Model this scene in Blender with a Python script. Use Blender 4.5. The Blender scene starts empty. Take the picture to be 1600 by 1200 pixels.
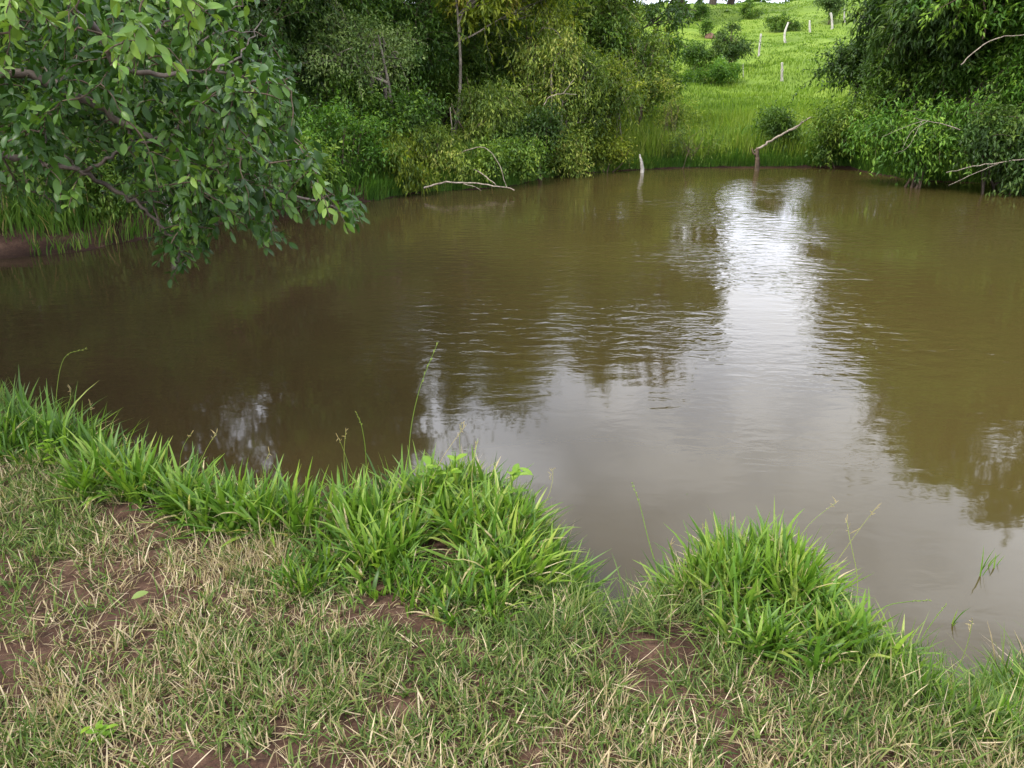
import bpy, math
import numpy as np
from math import radians, sin, cos, pi
from mathutils import Vector

# ---------------------------------------------------------------- camera, sky, sun, exposure
S = bpy.context.scene
CAMZ, PITCH, FPX = 2.05, radians(22.0), 1202.0
cam_d = bpy.data.cameras.new("camera")
cam = bpy.data.objects.new("camera", cam_d)
S.collection.objects.link(cam)
cam.location = (0, 0, CAMZ)
cam.rotation_euler = (pi / 2 - PITCH, 0, 0)
cam_d.sensor_width = 36.0
cam_d.lens = FPX / 1600 * 36.0
cam_d.clip_start = 0.05
cam_d.clip_end = 3000
S.camera = cam
S.render.resolution_x, S.render.resolution_y = 1024, 768

SUN_EL, SUN_AZ = radians(53), radians(238)     # azimuth from +Y clockwise
W = bpy.data.worlds.new("World")
S.world = W
W.use_nodes = True
nt = W.node_tree
nt.nodes.clear()
def N(tree, typ, **kw):
    n = tree.nodes.new(typ)
    for k, v in kw.items():
        if k.startswith("i_"):
            n.inputs[k[2:].replace("_", " ")].default_value = v
        else:
            setattr(n, k, v)
    return n
out = N(nt, "ShaderNodeOutputWorld")
bg = N(nt, "ShaderNodeBackground"); bg.inputs["Strength"].default_value = 0.11
sky = N(nt, "ShaderNodeTexSky", sky_type='NISHITA', sun_disc=False, sun_elevation=SUN_EL, sun_rotation=SUN_AZ,
        air_density=1.0, dust_density=1.5, ozone_density=1.0)
tc = N(nt, "ShaderNodeTexCoord")
mp = N(nt, "ShaderNodeMapping"); mp.inputs["Scale"].default_value = (1.0, 1.0, 1.6); mp.inputs["Location"].default_value = (3.1, 0.4, 1.7)
n1 = N(nt, "ShaderNodeTexNoise"); n1.inputs["Scale"].default_value = 1.7; n1.inputs["Detail"].default_value = 8; n1.inputs["Roughness"].default_value = 0.55
cr = N(nt, "ShaderNodeValToRGB")
cr.color_ramp.elements[0].position = 0.30; cr.color_ramp.elements[0].color = (0.0, 0.0, 0.0, 1)
cr.color_ramp.elements[1].position = 0.42; cr.color_ramp.elements[1].color = (1, 1, 1, 1)
n2 = N(nt, "ShaderNodeTexNoise"); n2.inputs["Scale"].default_value = 3.2; n2.inputs["Detail"].default_value = 7
cr2 = N(nt, "ShaderNodeValToRGB")
cr2.color_ramp.elements[0].position = 0.42; cr2.color_ramp.elements[0].color = (10.6, 11.4, 13.6, 1)
cr2.color_ramp.elements[1].position = 0.62; cr2.color_ramp.elements[1].color = (21.5, 22.2, 24.4, 1)
mx = N(nt, "ShaderNodeMix", data_type='RGBA')
nt.links.new(tc.outputs["Generated"], mp.inputs[0])
nt.links.new(mp.outputs[0], n1.inputs["Vector"]); nt.links.new(mp.outputs[0], n2.inputs["Vector"])
nt.links.new(n1.outputs["Fac"], cr.inputs[0]); nt.links.new(n2.outputs["Fac"], cr2.inputs[0])
nt.links.new(cr.outputs[0], mx.inputs["Factor"]); nt.links.new(sky.outputs[0], mx.inputs["A"]); nt.links.new(cr2.outputs[0], mx.inputs["B"])
vd = N(nt, "ShaderNodeVectorMath", operation='DOT_PRODUCT'); vd.inputs[1].default_value = (sin(radians(19)) * cos(radians(19)), cos(radians(19)) * cos(radians(19)), sin(radians(19)))
nt.links.new(tc.outputs["Generated"], vd.inputs[0])
vr = N(nt, "ShaderNodeMapRange", interpolation_type='SMOOTHSTEP'); vr.inputs["From Min"].default_value = .955; vr.inputs["From Max"].default_value = .992
nt.links.new(vd.outputs["Value"], vr.inputs["Value"])
n3 = N(nt, "ShaderNodeTexNoise"); n3.inputs["Scale"].default_value = 7; n3.inputs["Detail"].default_value = 6; nt.links.new(mp.outputs[0], n3.inputs["Vector"])
r3 = N(nt, "ShaderNodeMapRange", interpolation_type='SMOOTHSTEP'); r3.inputs["From Min"].default_value = .38; r3.inputs["From Max"].default_value = .56; nt.links.new(n3.outputs["Fac"], r3.inputs["Value"])
vm = N(nt, "ShaderNodeMath", operation='MULTIPLY'); nt.links.new(vr.outputs[0], vm.inputs[0]); nt.links.new(r3.outputs[0], vm.inputs[1])
mx2 = N(nt, "ShaderNodeMix", data_type='RGBA'); mx2.inputs["B"].default_value = (15.5, 16.0, 17.6, 1)
nt.links.new(vm.outputs[0], mx2.inputs["Factor"]); sz = N(nt, "ShaderNodeSeparateXYZ"); nt.links.new(tc.outputs["Generated"], sz.inputs[0])
rz_ = N(nt, "ShaderNodeMapRange", interpolation_type='SMOOTHSTEP'); rz_.inputs["From Min"].default_value = .40; rz_.inputs["From Max"].default_value = .72; rz_.inputs["To Min"].default_value = 1.0; rz_.inputs["To Max"].default_value = .68
nt.links.new(sz.outputs["Z"], rz_.inputs["Value"])
vs = N(nt, "ShaderNodeVectorMath", operation='SCALE'); nt.links.new(mx.outputs["Result"], vs.inputs[0]); nt.links.new(rz_.outputs[0], vs.inputs["Scale"])
nt.links.new(vs.outputs[0], mx2.inputs["A"])
nt.links.new(mx2.outputs["Result"], bg.inputs["Color"]); nt.links.new(bg.outputs[0], out.inputs[0])

sd = bpy.data.lights.new("sun", 'SUN'); sd.energy = 2.5; sd.angle = radians(12); sd.color = (1.0, 0.95, 0.86)
so = bpy.data.objects.new("sun", sd); S.collection.objects.link(so)
sdir = Vector((sin(SUN_AZ) * cos(SUN_EL), cos(SUN_AZ) * cos(SUN_EL), sin(SUN_EL)))
so.rotation_euler = sdir.to_track_quat('Z', 'Y').to_euler()

S.view_settings.view_transform = 'Standard'
S.view_settings.look = 'None'
S.view_settings.exposure = 0.90
S.view_settings.gamma = 1.0
S.view_settings.use_curve_mapping = False
S.render.engine = 'CYCLES'
S.cycles.max_bounces = 6; S.cycles.diffuse_bounces = 3; S.cycles.glossy_bounces = 3
S.cycles.transmission_bounces = 3; S.cycles.transparent_max_bounces = 4
S.cycles.use_denoising = True
S.cycles.sample_clamp_indirect = 6

# ---------------------------------------------------------------- helpers
FW = np.array([0, cos(PITCH), -sin(PITCH)]); UP = np.array([0, sin(PITCH), cos(PITCH)]); RT = np.array([1.0, 0, 0])
CAM = np.array([0, 0, CAMZ])
def ray(px, py):
    return FW + RT * (px - 800) / FPX + UP * (600 - py) / FPX
def atz(px, py, z):
    d = ray(px, py); return CAM + d * (z - CAMZ) / d[2]
def aty(px, py, y):
    d = ray(px, py); return CAM + d * y / d[1]

def lattice(ix, iy, seed):
    h = (ix * 374761393 + iy * 668265263 + seed * 974634777) & 0xffffffff
    h = ((h ^ (h >> 13)) * 1274126177) & 0xffffffff
    return ((h ^ (h >> 16)) & 0xffff) / 65535.0
def vnoise(x, y, scale, seed=0, octs=3):
    x = np.asarray(x, float) * scale; y = np.asarray(y, float) * scale
    tot = 0; amp = 1.0; norm = 0
    for o in range(octs):
        ix = np.floor(x).astype(np.int64); iy = np.floor(y).astype(np.int64)
        fx = x - ix; fy = y - iy
        fx = fx * fx * (3 - 2 * fx); fy = fy * fy * (3 - 2 * fy)
        a = lattice(ix, iy, seed + o); b = lattice(ix + 1, iy, seed + o)
        c = lattice(ix, iy + 1, seed + o); d = lattice(ix + 1, iy + 1, seed + o)
        tot = tot + amp * ((a * (1 - fx) + b * fx) * (1 - fy) + (c * (1 - fx) + d * fx) * fy)
        norm += amp; amp *= 0.5; x = x * 2.03 + 17.1; y = y * 2.03 + 5.3
    return tot / norm
def smooth(t):
    t = np.clip(t, 0, 1); return t * t * (3 - 2 * t)

def mesh_obj(name, verts, faces, mat, parent=None, tint=None, smooth_shade=False):
    """faces: one (n,k) int array or a list of them."""
    if not isinstance(faces, list): faces = [faces]
    faces = [np.asarray(f, np.int32) for f in faces if len(f)]
    me = bpy.data.meshes.new(name)
    v = np.asarray(verts, np.float32)
    me.vertices.add(len(v)); me.vertices.foreach_set("co", v.ravel())
    loops = np.concatenate([f.ravel() for f in faces])
    tot = np.concatenate([np.full(len(f), f.shape[1], np.int32) for f in faces])
    start = np.concatenate([[0], np.cumsum(tot)[:-1]]).astype(np.int32)
    me.loops.add(len(loops)); me.loops.foreach_set("vertex_index", loops)
    me.polygons.add(len(tot)); me.polygons.foreach_set("loop_start", start); me.polygons.foreach_set("loop_total", tot)
    if smooth_shade: me.polygons.foreach_set("use_smooth", np.ones(len(tot), bool))
    if tint is not None:
        a = me.attributes.new("tint", 'FLOAT', 'POINT'); a.data.foreach_set("value", np.asarray(tint, np.float32))
    me.update(calc_edges=True)
    me.materials.append(mat)
    o = bpy.data.objects.new(name, me); S.collection.objects.link(o)
    if parent is not None: o.parent = parent
    return o
def tag(o, label=None, cat=None, group=None, kind=None):
    if label: o["label"] = label
    if cat: o["category"] = cat
    if group: o["group"] = group
    if kind: o["kind"] = kind
    return o
def empty(name, loc, label, cat, group=None):
    o = bpy.data.objects.new(name, None); S.collection.objects.link(o)
    o.location = loc; o.empty_display_size = 0.1
    return tag(o, label, cat, group)

class Geo:
    """Collects tubes and other pieces into one mesh."""
    def __init__(s): s.v = []; s.f = []; s.n = 0; s.t = []
    def add(s, v, f, t=0.5):
        v = np.asarray(v, float); s.v.append(v); s.f.append(np.asarray(f) + s.n); s.n += len(v)
        s.t.append(np.full(len(v), t) if np.isscalar(t) else np.asarray(t))
    def tube(s, pts, rad, sides=7, t=0.5, cap=True, lump=0.0, rng=None):
        p = np.asarray(pts, float); n = len(p)
        r = np.broadcast_to(np.asarray(rad, float), (n,)) if np.ndim(rad) else np.full(n, rad)
        tan = np.gradient(p, axis=0); tan /= np.linalg.norm(tan, axis=1)[:, None] + 1e-9
        ref = np.array([0.31, 0.17, 0.93]) if abs(tan[0][2]) < 0.9 else np.array([1.0, 0.1, 0])
        a = np.cross(tan, ref); a /= np.linalg.norm(a, axis=1)[:, None] + 1e-9
        b = np.cross(tan, a)
        th = np.arange(sides) * 2 * pi / sides
        rr = r[:, None] * np.ones(sides)
        if lump and rng is not None: rr = rr * (1 + lump * rng.standard_normal(rr.shape))
        v = p[:, None, :] + rr[..., None] * (np.cos(th)[None, :, None] * a[:, None, :] + np.sin(th)[None, :, None] * b[:, None, :])
        v = v.reshape(-1, 3)
        i = np.arange(n - 1)[:, None] * sides; j = np.arange(sides)[None, :]; k = (j + 1) % sides
        f = np.stack([i + j, i + k, i + k + sides, i + j + sides], -1).reshape(-1, 4)
        s.add(v, f, t)
        if cap:
            for row in (0, n - 1):
                c = p[row]; base = row * sides
                vv = np.vstack([v[base:base + sides], c[None] + (tan[row] * (0.3 * r[row]) * (1 if row else -1))[None]])
                q = np.array([[m, (m + 1) % sides, sides, sides] for m in range(sides)])
                s.capf(vv, q[:, :3] if row else q[:, [1, 0, 2]], t)
    def capf(s, v, tri, t):
        s.tv = getattr(s, "tv", []); s.tri = getattr(s, "tri", [])
        s.v.append(v); s.tri.append(np.asarray(tri) + s.n); s.n += len(v); s.t.append(np.full(len(v), t))
    def build(s, name, mat, parent=None, off=(0, 0, 0), smooth_shade=True):
        faces = []
        if s.f: faces.append(np.concatenate(s.f))
        if getattr(s, "tri", None): faces.append(np.concatenate(s.tri))
        return mesh_obj(name, np.concatenate(s.v) - np.asarray(off), faces, mat, parent, np.concatenate(s.t), smooth_shade)

def curve(p0, p1, rng, n=8, wob=0.1, sag=0.0):
    """a wobbly line from p0 to p1"""
    p0 = np.asarray(p0, float); p1 = np.asarray(p1, float)
    t = np.linspace(0, 1, n)[:, None]; L = np.linalg.norm(p1 - p0)
    p = p0 * (1 - t) + p1 * t
    for k in (1, 2, 3):
        p = p + np.sin(t * pi * k) * rng.normal(0, wob * L / k / k, 3)
    p[:, 2] -= (sag * L * np.sin(t * pi))[:, 0]
    return p
def spline(pts, n=6):
    p = np.asarray(pts, float); q = np.vstack([2 * p[0] - p[1], p, 2 * p[-1] - p[-2]]); o = []
    for i in range(1, len(q) - 2):
        for t in np.arange(n) / n:
            a, b, c, d = q[i - 1:i + 3]
            o.append(0.5 * (2 * b + (c - a) * t + (2 * a - 5 * b + 4 * c - d) * t * t + (3 * b - a - 3 * c + d) * t ** 3))
    o.append(p[-1]); return np.array(o)

# leaf templates: x along (0..1), y across (unit half width 0.5), z normal
LEAF_FAR = (np.array([[0, 0, 0], [.45, .5, .07], [1, 0, -.10], [.45, -.5, .07]]), np.array([[0, 2, 1], [0, 3, 2]]))
LEAF_MID = (np.array([[0, 0, 0], [.28, .42, .05], [.62, .46, .03], [1, 0, -.14], [.62, -.46, .03], [.28, -.42, .05], [.45, 0, -.02]]),
            np.array([[0, 6, 1], [1, 6, 2], [2, 6, 3], [3, 6, 4], [4, 6, 5], [5, 6, 0]]))
def _near():
    st = [(.0, .0), (.10, .10), (.25, .36), (.45, .50), (.65, .48), (.82, .33), (.93, .14), (1, 0)]
    v = []; f = []
    for i, (t, w) in enumerate(st):
        z = 0.03 * sin(t * pi) - 0.16 * t * t
        v += [[t, w, z + .12 * w], [t, 0, z], [t, -w, z + .12 * w]]
    for i in range(len(st) - 1):
        a = i * 3; b = a + 3
        f += [[a, a + 1, b + 1], [a, b + 1, b], [a + 1, a + 2, b + 2], [a + 1, b + 2, b + 1]]
    return np.array(v), np.array(f)
LEAF_NEAR = _near()

def unit(v): return v / (np.linalg.norm(v, axis=-1, keepdims=True) + 1e-9)
def leaves(P, D, U, L, Wd, tpl):
    """P base, D direction, U rough up, L length, Wd width -> verts, tris"""
    D = unit(D); side = unit(np.cross(D, U)); nrm = np.cross(side, D)
    tv, tf = tpl; k = len(tv)
    v = (P[:, None, :] + tv[None, :, 0, None] * (L[:, None] * D)[:, None, :] + tv[None, :, 1, None] * (Wd[:, None] * side)[:, None, :]
         + tv[None, :, 2, None] * (L[:, None] * nrm)[:, None, :])
    f = tf[None] + (np.arange(len(P)) * k)[:, None, None]
    return v.reshape(-1, 3), f.reshape(-1, 3), k

def blades(rng, P, az, L, wd, th0, th1, S_=4, twist=0.5, fold=0.0):
    """grass blades: base P, azimuth, length, width, lean at base and tip (radians from vertical)"""
    n = len(P); t = np.linspace(0, 1, S_ + 1)
    th = th0[:, None] + (th1 - th0)[:, None] * t[None] ** 1.3
    dl = L[:, None] / S_
    r = np.concatenate([np.zeros((n, 1)), np.cumsum(np.sin(th[:, :-1]) * dl, 1)], 1)
    z = np.concatenate([np.zeros((n, 1)), np.cumsum(np.cos(th[:, :-1]) * dl, 1)], 1)
    ca, sa = np.cos(az)[:, None], np.sin(az)[:, None]
    c = np.stack([P[:, 0, None] + r * ca, P[:, 1, None] + r * sa, P[:, 2, None] + z], -1)
    ws = np.interp(t, [0, .25, .6, .85, 1], [.55, 1, .85, .45, .04])
    ph = (az + pi / 2)[:, None] + rng.normal(0, twist, (n, 1)) + rng.normal(0, twist * .4, (n, 1)) * t[None]
    sd_ = np.stack([np.cos(ph), np.sin(ph), np.zeros_like(ph)], -1) * (wd[:, None] * ws[None] * .5)[..., None]
    if fold:
        mid = c.copy(); mid[..., 2] -= fold * (wd[:, None] * ws[None]); cols = [c + sd_, mid, c - sd_]
    else:
        cols = [c + sd_, c - sd_]
    m = len(cols)
    v = np.stack(cols, 2).reshape(-1, 3)
    i = np.arange(S_)[:, None] * m; j = np.arange(m - 1)[None]
    q = np.stack([i + j, i + j + 1, i + j + 1 + m, i + j + m], -1).reshape(-1, 4)
    f = (q[None] + (np.arange(n) * (S_ + 1) * m)[:, None, None]).reshape(-1, 4)
    return v, f, (S_ + 1) * m

# ---------------------------------------------------------------- materials
def new_mat(name):
    m = bpy.data.materials.new(name); m.use_nodes = True
    t = m.node_tree; t.nodes.clear()
    return m, t, N(t, "ShaderNodeOutputMaterial")
def ramp(t, stops):
    r = N(t, "ShaderNodeValToRGB"); e = r.color_ramp.elements
    while len(e) < len(stops): e.new(0.5)
    for el, (p, c) in zip(e, stops): el.position = p; el.color = (*c, 1)
    return r
def leaf_mat(name, stops, rough=0.42, spec=0.45, trans=0.28, tcol=(1.25, 1.35, 0.5)):
    m, t, o = new_mat(name)
    at = N(t, "ShaderNodeAttribute", attribute_name="tint")
    r = ramp(t, stops); t.links.new(at.outputs["Fac"], r.inputs[0])
    nz = N(t, "ShaderNodeTexNoise"); nz.inputs["Scale"].default_value = 38; nz.inputs["Detail"].default_value = 3
    hs = N(t, "ShaderNodeHueSaturation")
    mr = N(t, "ShaderNodeMapRange"); mr.inputs["To Min"].default_value = 0.72; mr.inputs["To Max"].default_value = 1.3
    t.links.new(nz.outputs["Fac"], mr.inputs["Value"]); t.links.new(mr.outputs[0], hs.inputs["Value"]); t.links.new(r.outputs[0], hs.inputs["Color"])
    p = N(t, "ShaderNodeBsdfPrincipled"); p.inputs["Roughness"].default_value = rough; p.inputs["Specular IOR Level"].default_value = spec
    t.links.new(hs.outputs[0], p.inputs["Base Color"])
    tr = N(t, "ShaderNodeBsdfTranslucent")
    ml = N(t, "ShaderNodeMix", data_type='RGBA', blend_type='MULTIPLY'); ml.inputs["Factor"].default_value = 1; ml.inputs["B"].default_value = (*tcol, 1)
    t.links.new(hs.outputs[0], ml.inputs["A"]); t.links.new(ml.outputs["Result"], tr.inputs["Color"])
    ms = N(t, "ShaderNodeMixShader"); ms.inputs[0].default_value = trans
    t.links.new(p.outputs[0], ms.inputs[1]); t.links.new(tr.outputs[0], ms.inputs[2]); t.links.new(ms.outputs[0], o.inputs[0])
    return m
def bark_mat(name, c0, c1, scale=14, rough=0.85):
    m, t, o = new_mat(name)
    tc_ = N(t, "ShaderNodeTexCoord"); mp_ = N(t, "ShaderNodeMapping"); mp_.inputs["Scale"].default_value = (1, 1, .3)
    nz = N(t, "ShaderNodeTexNoise"); nz.inputs["Scale"].default_value = scale; nz.inputs["Detail"].default_value = 6; nz.inputs["Roughness"].default_value = .65
    t.links.new(tc_.outputs["Object"], mp_.inputs[0]); t.links.new(mp_.outputs[0], nz.inputs["Vector"])
    r = ramp(t, [(.35, c0), (.65, c1)]); t.links.new(nz.outputs["Fac"], r.inputs[0])
    p = N(t, "ShaderNodeBsdfPrincipled"); p.inputs["Roughness"].default_value = rough; p.inputs["Specular IOR Level"].default_value = .25
    b = N(t, "ShaderNodeBump"); b.inputs["Strength"].default_value = .5; b.inputs["Distance"].default_value = .01
    t.links.new(nz.outputs["Fac"], b.inputs["Height"]); t.links.new(b.outputs[0], p.inputs["Normal"])
    t.links.new(r.outputs[0], p.inputs["Base Color"]); t.links.new(p.outputs[0], o.inputs[0])
    return m

LM = {
 "guava": leaf_mat("guava_leaf", [(0, (.011, .032, .006)), (.5, (.036, .088, .013)), (.8, (.10, .19, .026)), (1, (.19, .29, .05))], .42, .32, .24),
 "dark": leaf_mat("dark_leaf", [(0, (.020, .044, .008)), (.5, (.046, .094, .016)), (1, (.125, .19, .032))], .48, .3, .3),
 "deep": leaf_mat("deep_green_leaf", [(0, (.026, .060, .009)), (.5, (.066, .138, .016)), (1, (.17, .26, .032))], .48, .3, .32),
 "mid": leaf_mat("mid_green_leaf", [(0, (.034, .074, .010)), (.5, (.092, .170, .020)), (1, (.22, .30, .04))], .5, .3, .32),
 "fresh": leaf_mat("fresh_leaf", [(0, (.032, .085, .010)), (.5, (.085, .19, .018)), (1, (.20, .32, .035))], .5, .3, .32),
 "olive": leaf_mat("olive_leaf", [(0, (.036, .070, .010)), (.5, (.118, .182, .024)), (.85, (.25, .31, .045)), (1, (.34, .34, .08))], .5, .3, .33),
 "yellow": leaf_mat("yellow_green_leaf", [(0, (.055, .10, .012)), (.5, (.175, .225, .020)), (.85, (.30, .33, .03)), (1, (.36, .29, .06))], .5, .3, .36),
 "sage": leaf_mat("sage_leaf", [(0, (.040, .080, .018)), (.5, (.105, .17, .038)), (1, (.22, .28, .08))], .5, .3, .28),
 "rust":  leaf_mat("rusty_leaf", [(0, (.10, .055, .02)), (.5, (.18, .10, .035)), (1, (.28, .19, .08))], .7, .2, .25),
 "grass": leaf_mat("fresh_grass", [(0, (.045, .10, .012)), (.35, (.085, .18, .018)), (.7, (.17, .27, .030)), (.88, (.28, .34, .07)), (.93, (.38, .31, .14)), (1, (.56, .47, .28))], .44, .4, .34),
 "turf": leaf_mat("turf_grass", [(0, (.036, .068, .013)), (.30, (.085, .142, .026)), (.52, (.18, .235, .055)), (.60, (.24, .19, .10)), (.8, (.42, .33, .19)), (1, (.62, .51, .35))], .6, .3, .28),
 "hill": leaf_mat("hill_grass", [(0, (.045, .090, .010)), (.4, (.108, .185, .015)), (.75, (.180, .260, .025)), (1, (.27, .30, .07))], .58, .25, .34),
 "bank":  leaf_mat("bank_grass", [(0, (.03, .085, .010)), (.45, (.075, .16, .018)), (.8, (.15, .23, .035)), (.92, (.26, .25, .07)), (1, (.36, .27, .12))], .55, .3, .34),
 "weed":  leaf_mat("bright_weed", [(0, (.09, .19, .012)), (1, (.22, .34, .03))], .45, .35, .34),
}
BM = {
 "dark": bark_mat("dark_bark", (.022, .017, .012), (.075, .058, .042)),
 "grey": bark_mat("grey_bark", (.09, .075, .055), (.26, .22, .17)),
 "brown": bark_mat("brown_bark", (.045, .032, .022), (.15, .105, .07)),
 "pale": bark_mat("pale_dead_wood", (.12, .095, .07), (.36, .30, .23), 20),
 "post": bark_mat("weathered_post_wood", (.20, .18, .15), (.58, .54, .47), 12),
 "guava": bark_mat("guava_bark", (.045, .034, .026), (.15, .115, .088), 18, .6),
}

# ---------------------------------------------------------------- pond outline and terrain
far_px = [(-300, 432), (-140, 416), (0, 403), (100, 396), (200, 377), (330, 352), (450, 332), (590, 312), (650, 301), (730, 296), (800, 290), (850, 278), (920, 270),
          (1020, 264), (1100, 262), (1180, 262), (1310, 262), (1360, 270), (1420, 280), (1500, 285), (1600, 287)]
near_px = [(1640, 1005), (1600, 1040), (1565, 1075), (1530, 1092), (1500, 1078), (1450, 1045), (1400, 1015), (1340, 965), (1290, 915), (1225, 872), (1150, 866), (1075, 872), (1020, 908),
           (985, 945), (950, 955), (925, 930), (905, 880), (860, 815), (800, 778), (700, 765), (600, 780), (530, 815), (480, 812), (430, 785), (360, 775), (300, 772), (240, 735),
           (180, 700), (120, 668), (40, 640), (-60, 625)]
pond = [atz(x, y, 0)[:2] for x, y in far_px]
pond += [(12.6, 15.0), (15.5, 12.5), (14, 8), (9, 4.2), (4.2, 2.3)]
pond += [atz(x, y, .20)[:2] for x, y in near_px]
pond += [(-5.4, 4.7), (-7.6, 5.2), (-8.6, 6.6)]
pond = np.array(pond)
_p3 = np.c_[pond, np.zeros(len(pond))]
POND = spline(np.vstack([_p3, _p3[:1]]), 4)[:-1, :2]
def shore_dist(x, y):
    """signed distance to the water's edge, > 0 on land"""
    x = np.asarray(x, float).ravel(); y = np.asarray(y, float).ravel()
    best = np.full(x.shape, 1e9); inside = np.zeros(x.shape, bool)
    A = POND; B = np.roll(POND, -1, 0)
    for (ax, ay), (bx, by) in zip(A, B):
        dx, dy = bx - ax, by - ay
        t = np.clip(((x - ax) * dx + (y - ay) * dy) / (dx * dx + dy * dy + 1e-12), 0, 1)
        best = np.minimum(best, (x - ax - t * dx) ** 2 + (y - ay - t * dy) ** 2)
        c = (ay > y) != (by > y)
        with np.errstate(divide='ignore', invalid='ignore'):
            inside ^= c & (x < (bx - ax) * (y - ay) / (by - ay if by != ay else 1e-12) + ax)
    d = np.sqrt(best)
    return np.where(inside, -d, d)
HR = [0, 19, 24, 35, 42, 50, 58, 75, 92, 130, 250, 900]
HZ = [0, 0, .18, .95, 2.25, 3.15, 4.55, 7.0, 7.9, 7.6, 4.0, 0]
_hr = np.linspace(0, 900, 1801); _hz = np.interp(_hr, HR, HZ)
_k = np.ones(9) / 9; _hz = np.convolve(np.pad(_hz, 4, mode='edge'), _k, 'valid')
def ground_h(x, y, d=None):
    x = np.asarray(x, float); y = np.asarray(y, float); shp = x.shape
    if d is None: d = shore_dist(x, y)
    d = np.asarray(d).reshape(shp)
    r = np.hypot(x, y)
    near = smooth((9 - r) / 3)
    bank = near * (0.36 * smooth((d + .04) / .34)) + (1 - near) * (0.24 * smooth((d + .05) / .6) + 0.045 * np.clip(d, 0, 8))
    hill = np.interp(r, _hr, _hz) * smooth((y + 5) / 15)
    bump = (vnoise(x, y, .9, 3) - .5) * .05 + (vnoise(x, y, 5., 5) - .5) * .035 * smooth(d / .3) \
        + (vnoise(x, y, .16, 9) - .5) * 1.1 * smooth((r - 24) / 20) + (vnoise(x, y, .45, 13) - .5) * .8 * smooth((r - 22) / 10)
    land = bank + hill + bump * smooth(d / .25)
    return np.where(d > -.06, land, -np.clip((-d - .06) * .55, 0, 1.3))
def gz(x, y): return float(ground_h(np.array([x]), np.array([y]))[0])

# ground sheet: polar grid about the viewer's place, finer in front
ang = np.concatenate([np.linspace(-62, 62, 420), np.linspace(62, 298, 90)[1:-1]]) * pi / 180
rad = np.geomspace(0.35, 900, 250)
AA, RR = np.meshgrid(ang, rad)
gx, gy = (RR * np.sin(AA)).ravel(), (RR * np.cos(AA)).ravel()
gd = shore_dist(gx, gy)
gh = ground_h(gx, gy, gd)
na, nr = len(ang), len(rad)
i = np.arange(nr - 1)[:, None] * na; j = np.arange(na)[None]; k = (j + 1) % na
gf = np.stack([i + j, i + k, i + k + na, i + j + na], -1).reshape(-1, 4)[:, ::-1]
gv = np.vstack([np.c_[gx, gy, gh], [[0, 0, gz(0, 0)]]])
cf = np.array([[na * nr, b, a] for a, b in zip(range(na), list(range(1, na)) + [0])])
m, t, o = new_mat("ground_earth")
at = N(t, "ShaderNodeAttribute", attribute_name="tint")
tc_ = N(t, "ShaderNodeTexCoord")
nz = N(t, "ShaderNodeTexNoise"); nz.inputs["Scale"].default_value = 6; nz.inputs["Detail"].default_value = 10; nz.inputs["Roughness"].default_value = .7
nz2 = N(t, "ShaderNodeTexNoise"); nz2.inputs["Scale"].default_value = 60; nz2.inputs["Detail"].default_value = 6; nz2.inputs["Roughness"].default_value = .7
nz3 = N(t, "ShaderNodeTexNoise"); nz3.inputs["Scale"].default_value = .35; nz3.inputs["Detail"].default_value = 8; nz3.inputs["Roughness"].default_value = .7
for z in (nz, nz2, nz3): t.links.new(tc_.outputs["Object"], z.inputs["Vector"])
soil = ramp(t, [(.3, (.038, .021, .014)), (.5, (.090, .049, .033)), (.7, (.170, .103, .071))]); t.links.new(nz.outputs["Fac"], soil.inputs[0])
soil2 = ramp(t, [(.3, (.55, .55, .55)), (.7, (1.25, 1.2, 1.15))]); t.links.new(nz2.outputs["Fac"], soil2.inputs[0])
ml = N(t, "ShaderNodeMix", data_type='RGBA', blend_type='MULTIPLY'); ml.inputs["Factor"].default_value = 1
t.links.new(soil.outputs[0], ml.inputs["A"]); t.links.new(soil2.outputs[0], ml.inputs["B"])
grn = ramp(t, [(.3, (.085, .14, .013)), (.5, (.125, .195, .018)), (.7, (.185, .25, .030))]); t.links.new(nz3.outputs["Fac"], grn.inputs[0])
mix = N(t, "ShaderNodeMix", data_type='RGBA'); t.links.new(at.outputs["Fac"], mix.inputs["Factor"])
t.links.new(ml.outputs["Result"], mix.inputs["A"]); t.links.new(grn.outputs[0], mix.inputs["B"])
p = N(t, "ShaderNodeBsdfPrincipled"); p.inputs["Roughness"].default_value = .9; p.inputs["Specular IOR Level"].default_value = .2
b = N(t, "ShaderNodeBump"); b.inputs["Strength"].default_value = .8; b.inputs["Distance"].default_value = .03
t.links.new(nz2.outputs["Fac"], b.inputs["Height"]); t.links.new(b.outputs[0], p.inputs["Normal"])
aw = N(t, "ShaderNodeAttribute", attribute_name="wet")
mw_ = N(t, "ShaderNodeMix", data_type='RGBA', blend_type='MULTIPLY'); t.links.new(aw.outputs["Fac"], mw_.inputs["Factor"])
t.links.new(mix.outputs["Result"], mw_.inputs["A"]); mw_.inputs["B"].default_value = (.30, .27, .24, 1)
t.links.new(mw_.outputs["Result"], p.inputs["Base Color"]); t.links.new(p.outputs[0], o.inputs[0])
gt = smooth((np.hypot(gx, gy) - 18.5) / 1.5) * smooth((gd - .5) / .8)
ground = mesh_obj("ground", gv, [gf, cf], m, None, np.r_[gt, 0], True)
wa = ground.data.attributes.new("wet", 'FLOAT', 'POINT')
wa.data.foreach_set("value", np.r_[1 - smooth((gd - .05) / np.where(np.hypot(gx, gy) < 8, .14, np.where(gx < -2.5, .06, .7))), 0].astype(np.float32))
tag(ground, kind="structure")

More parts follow.
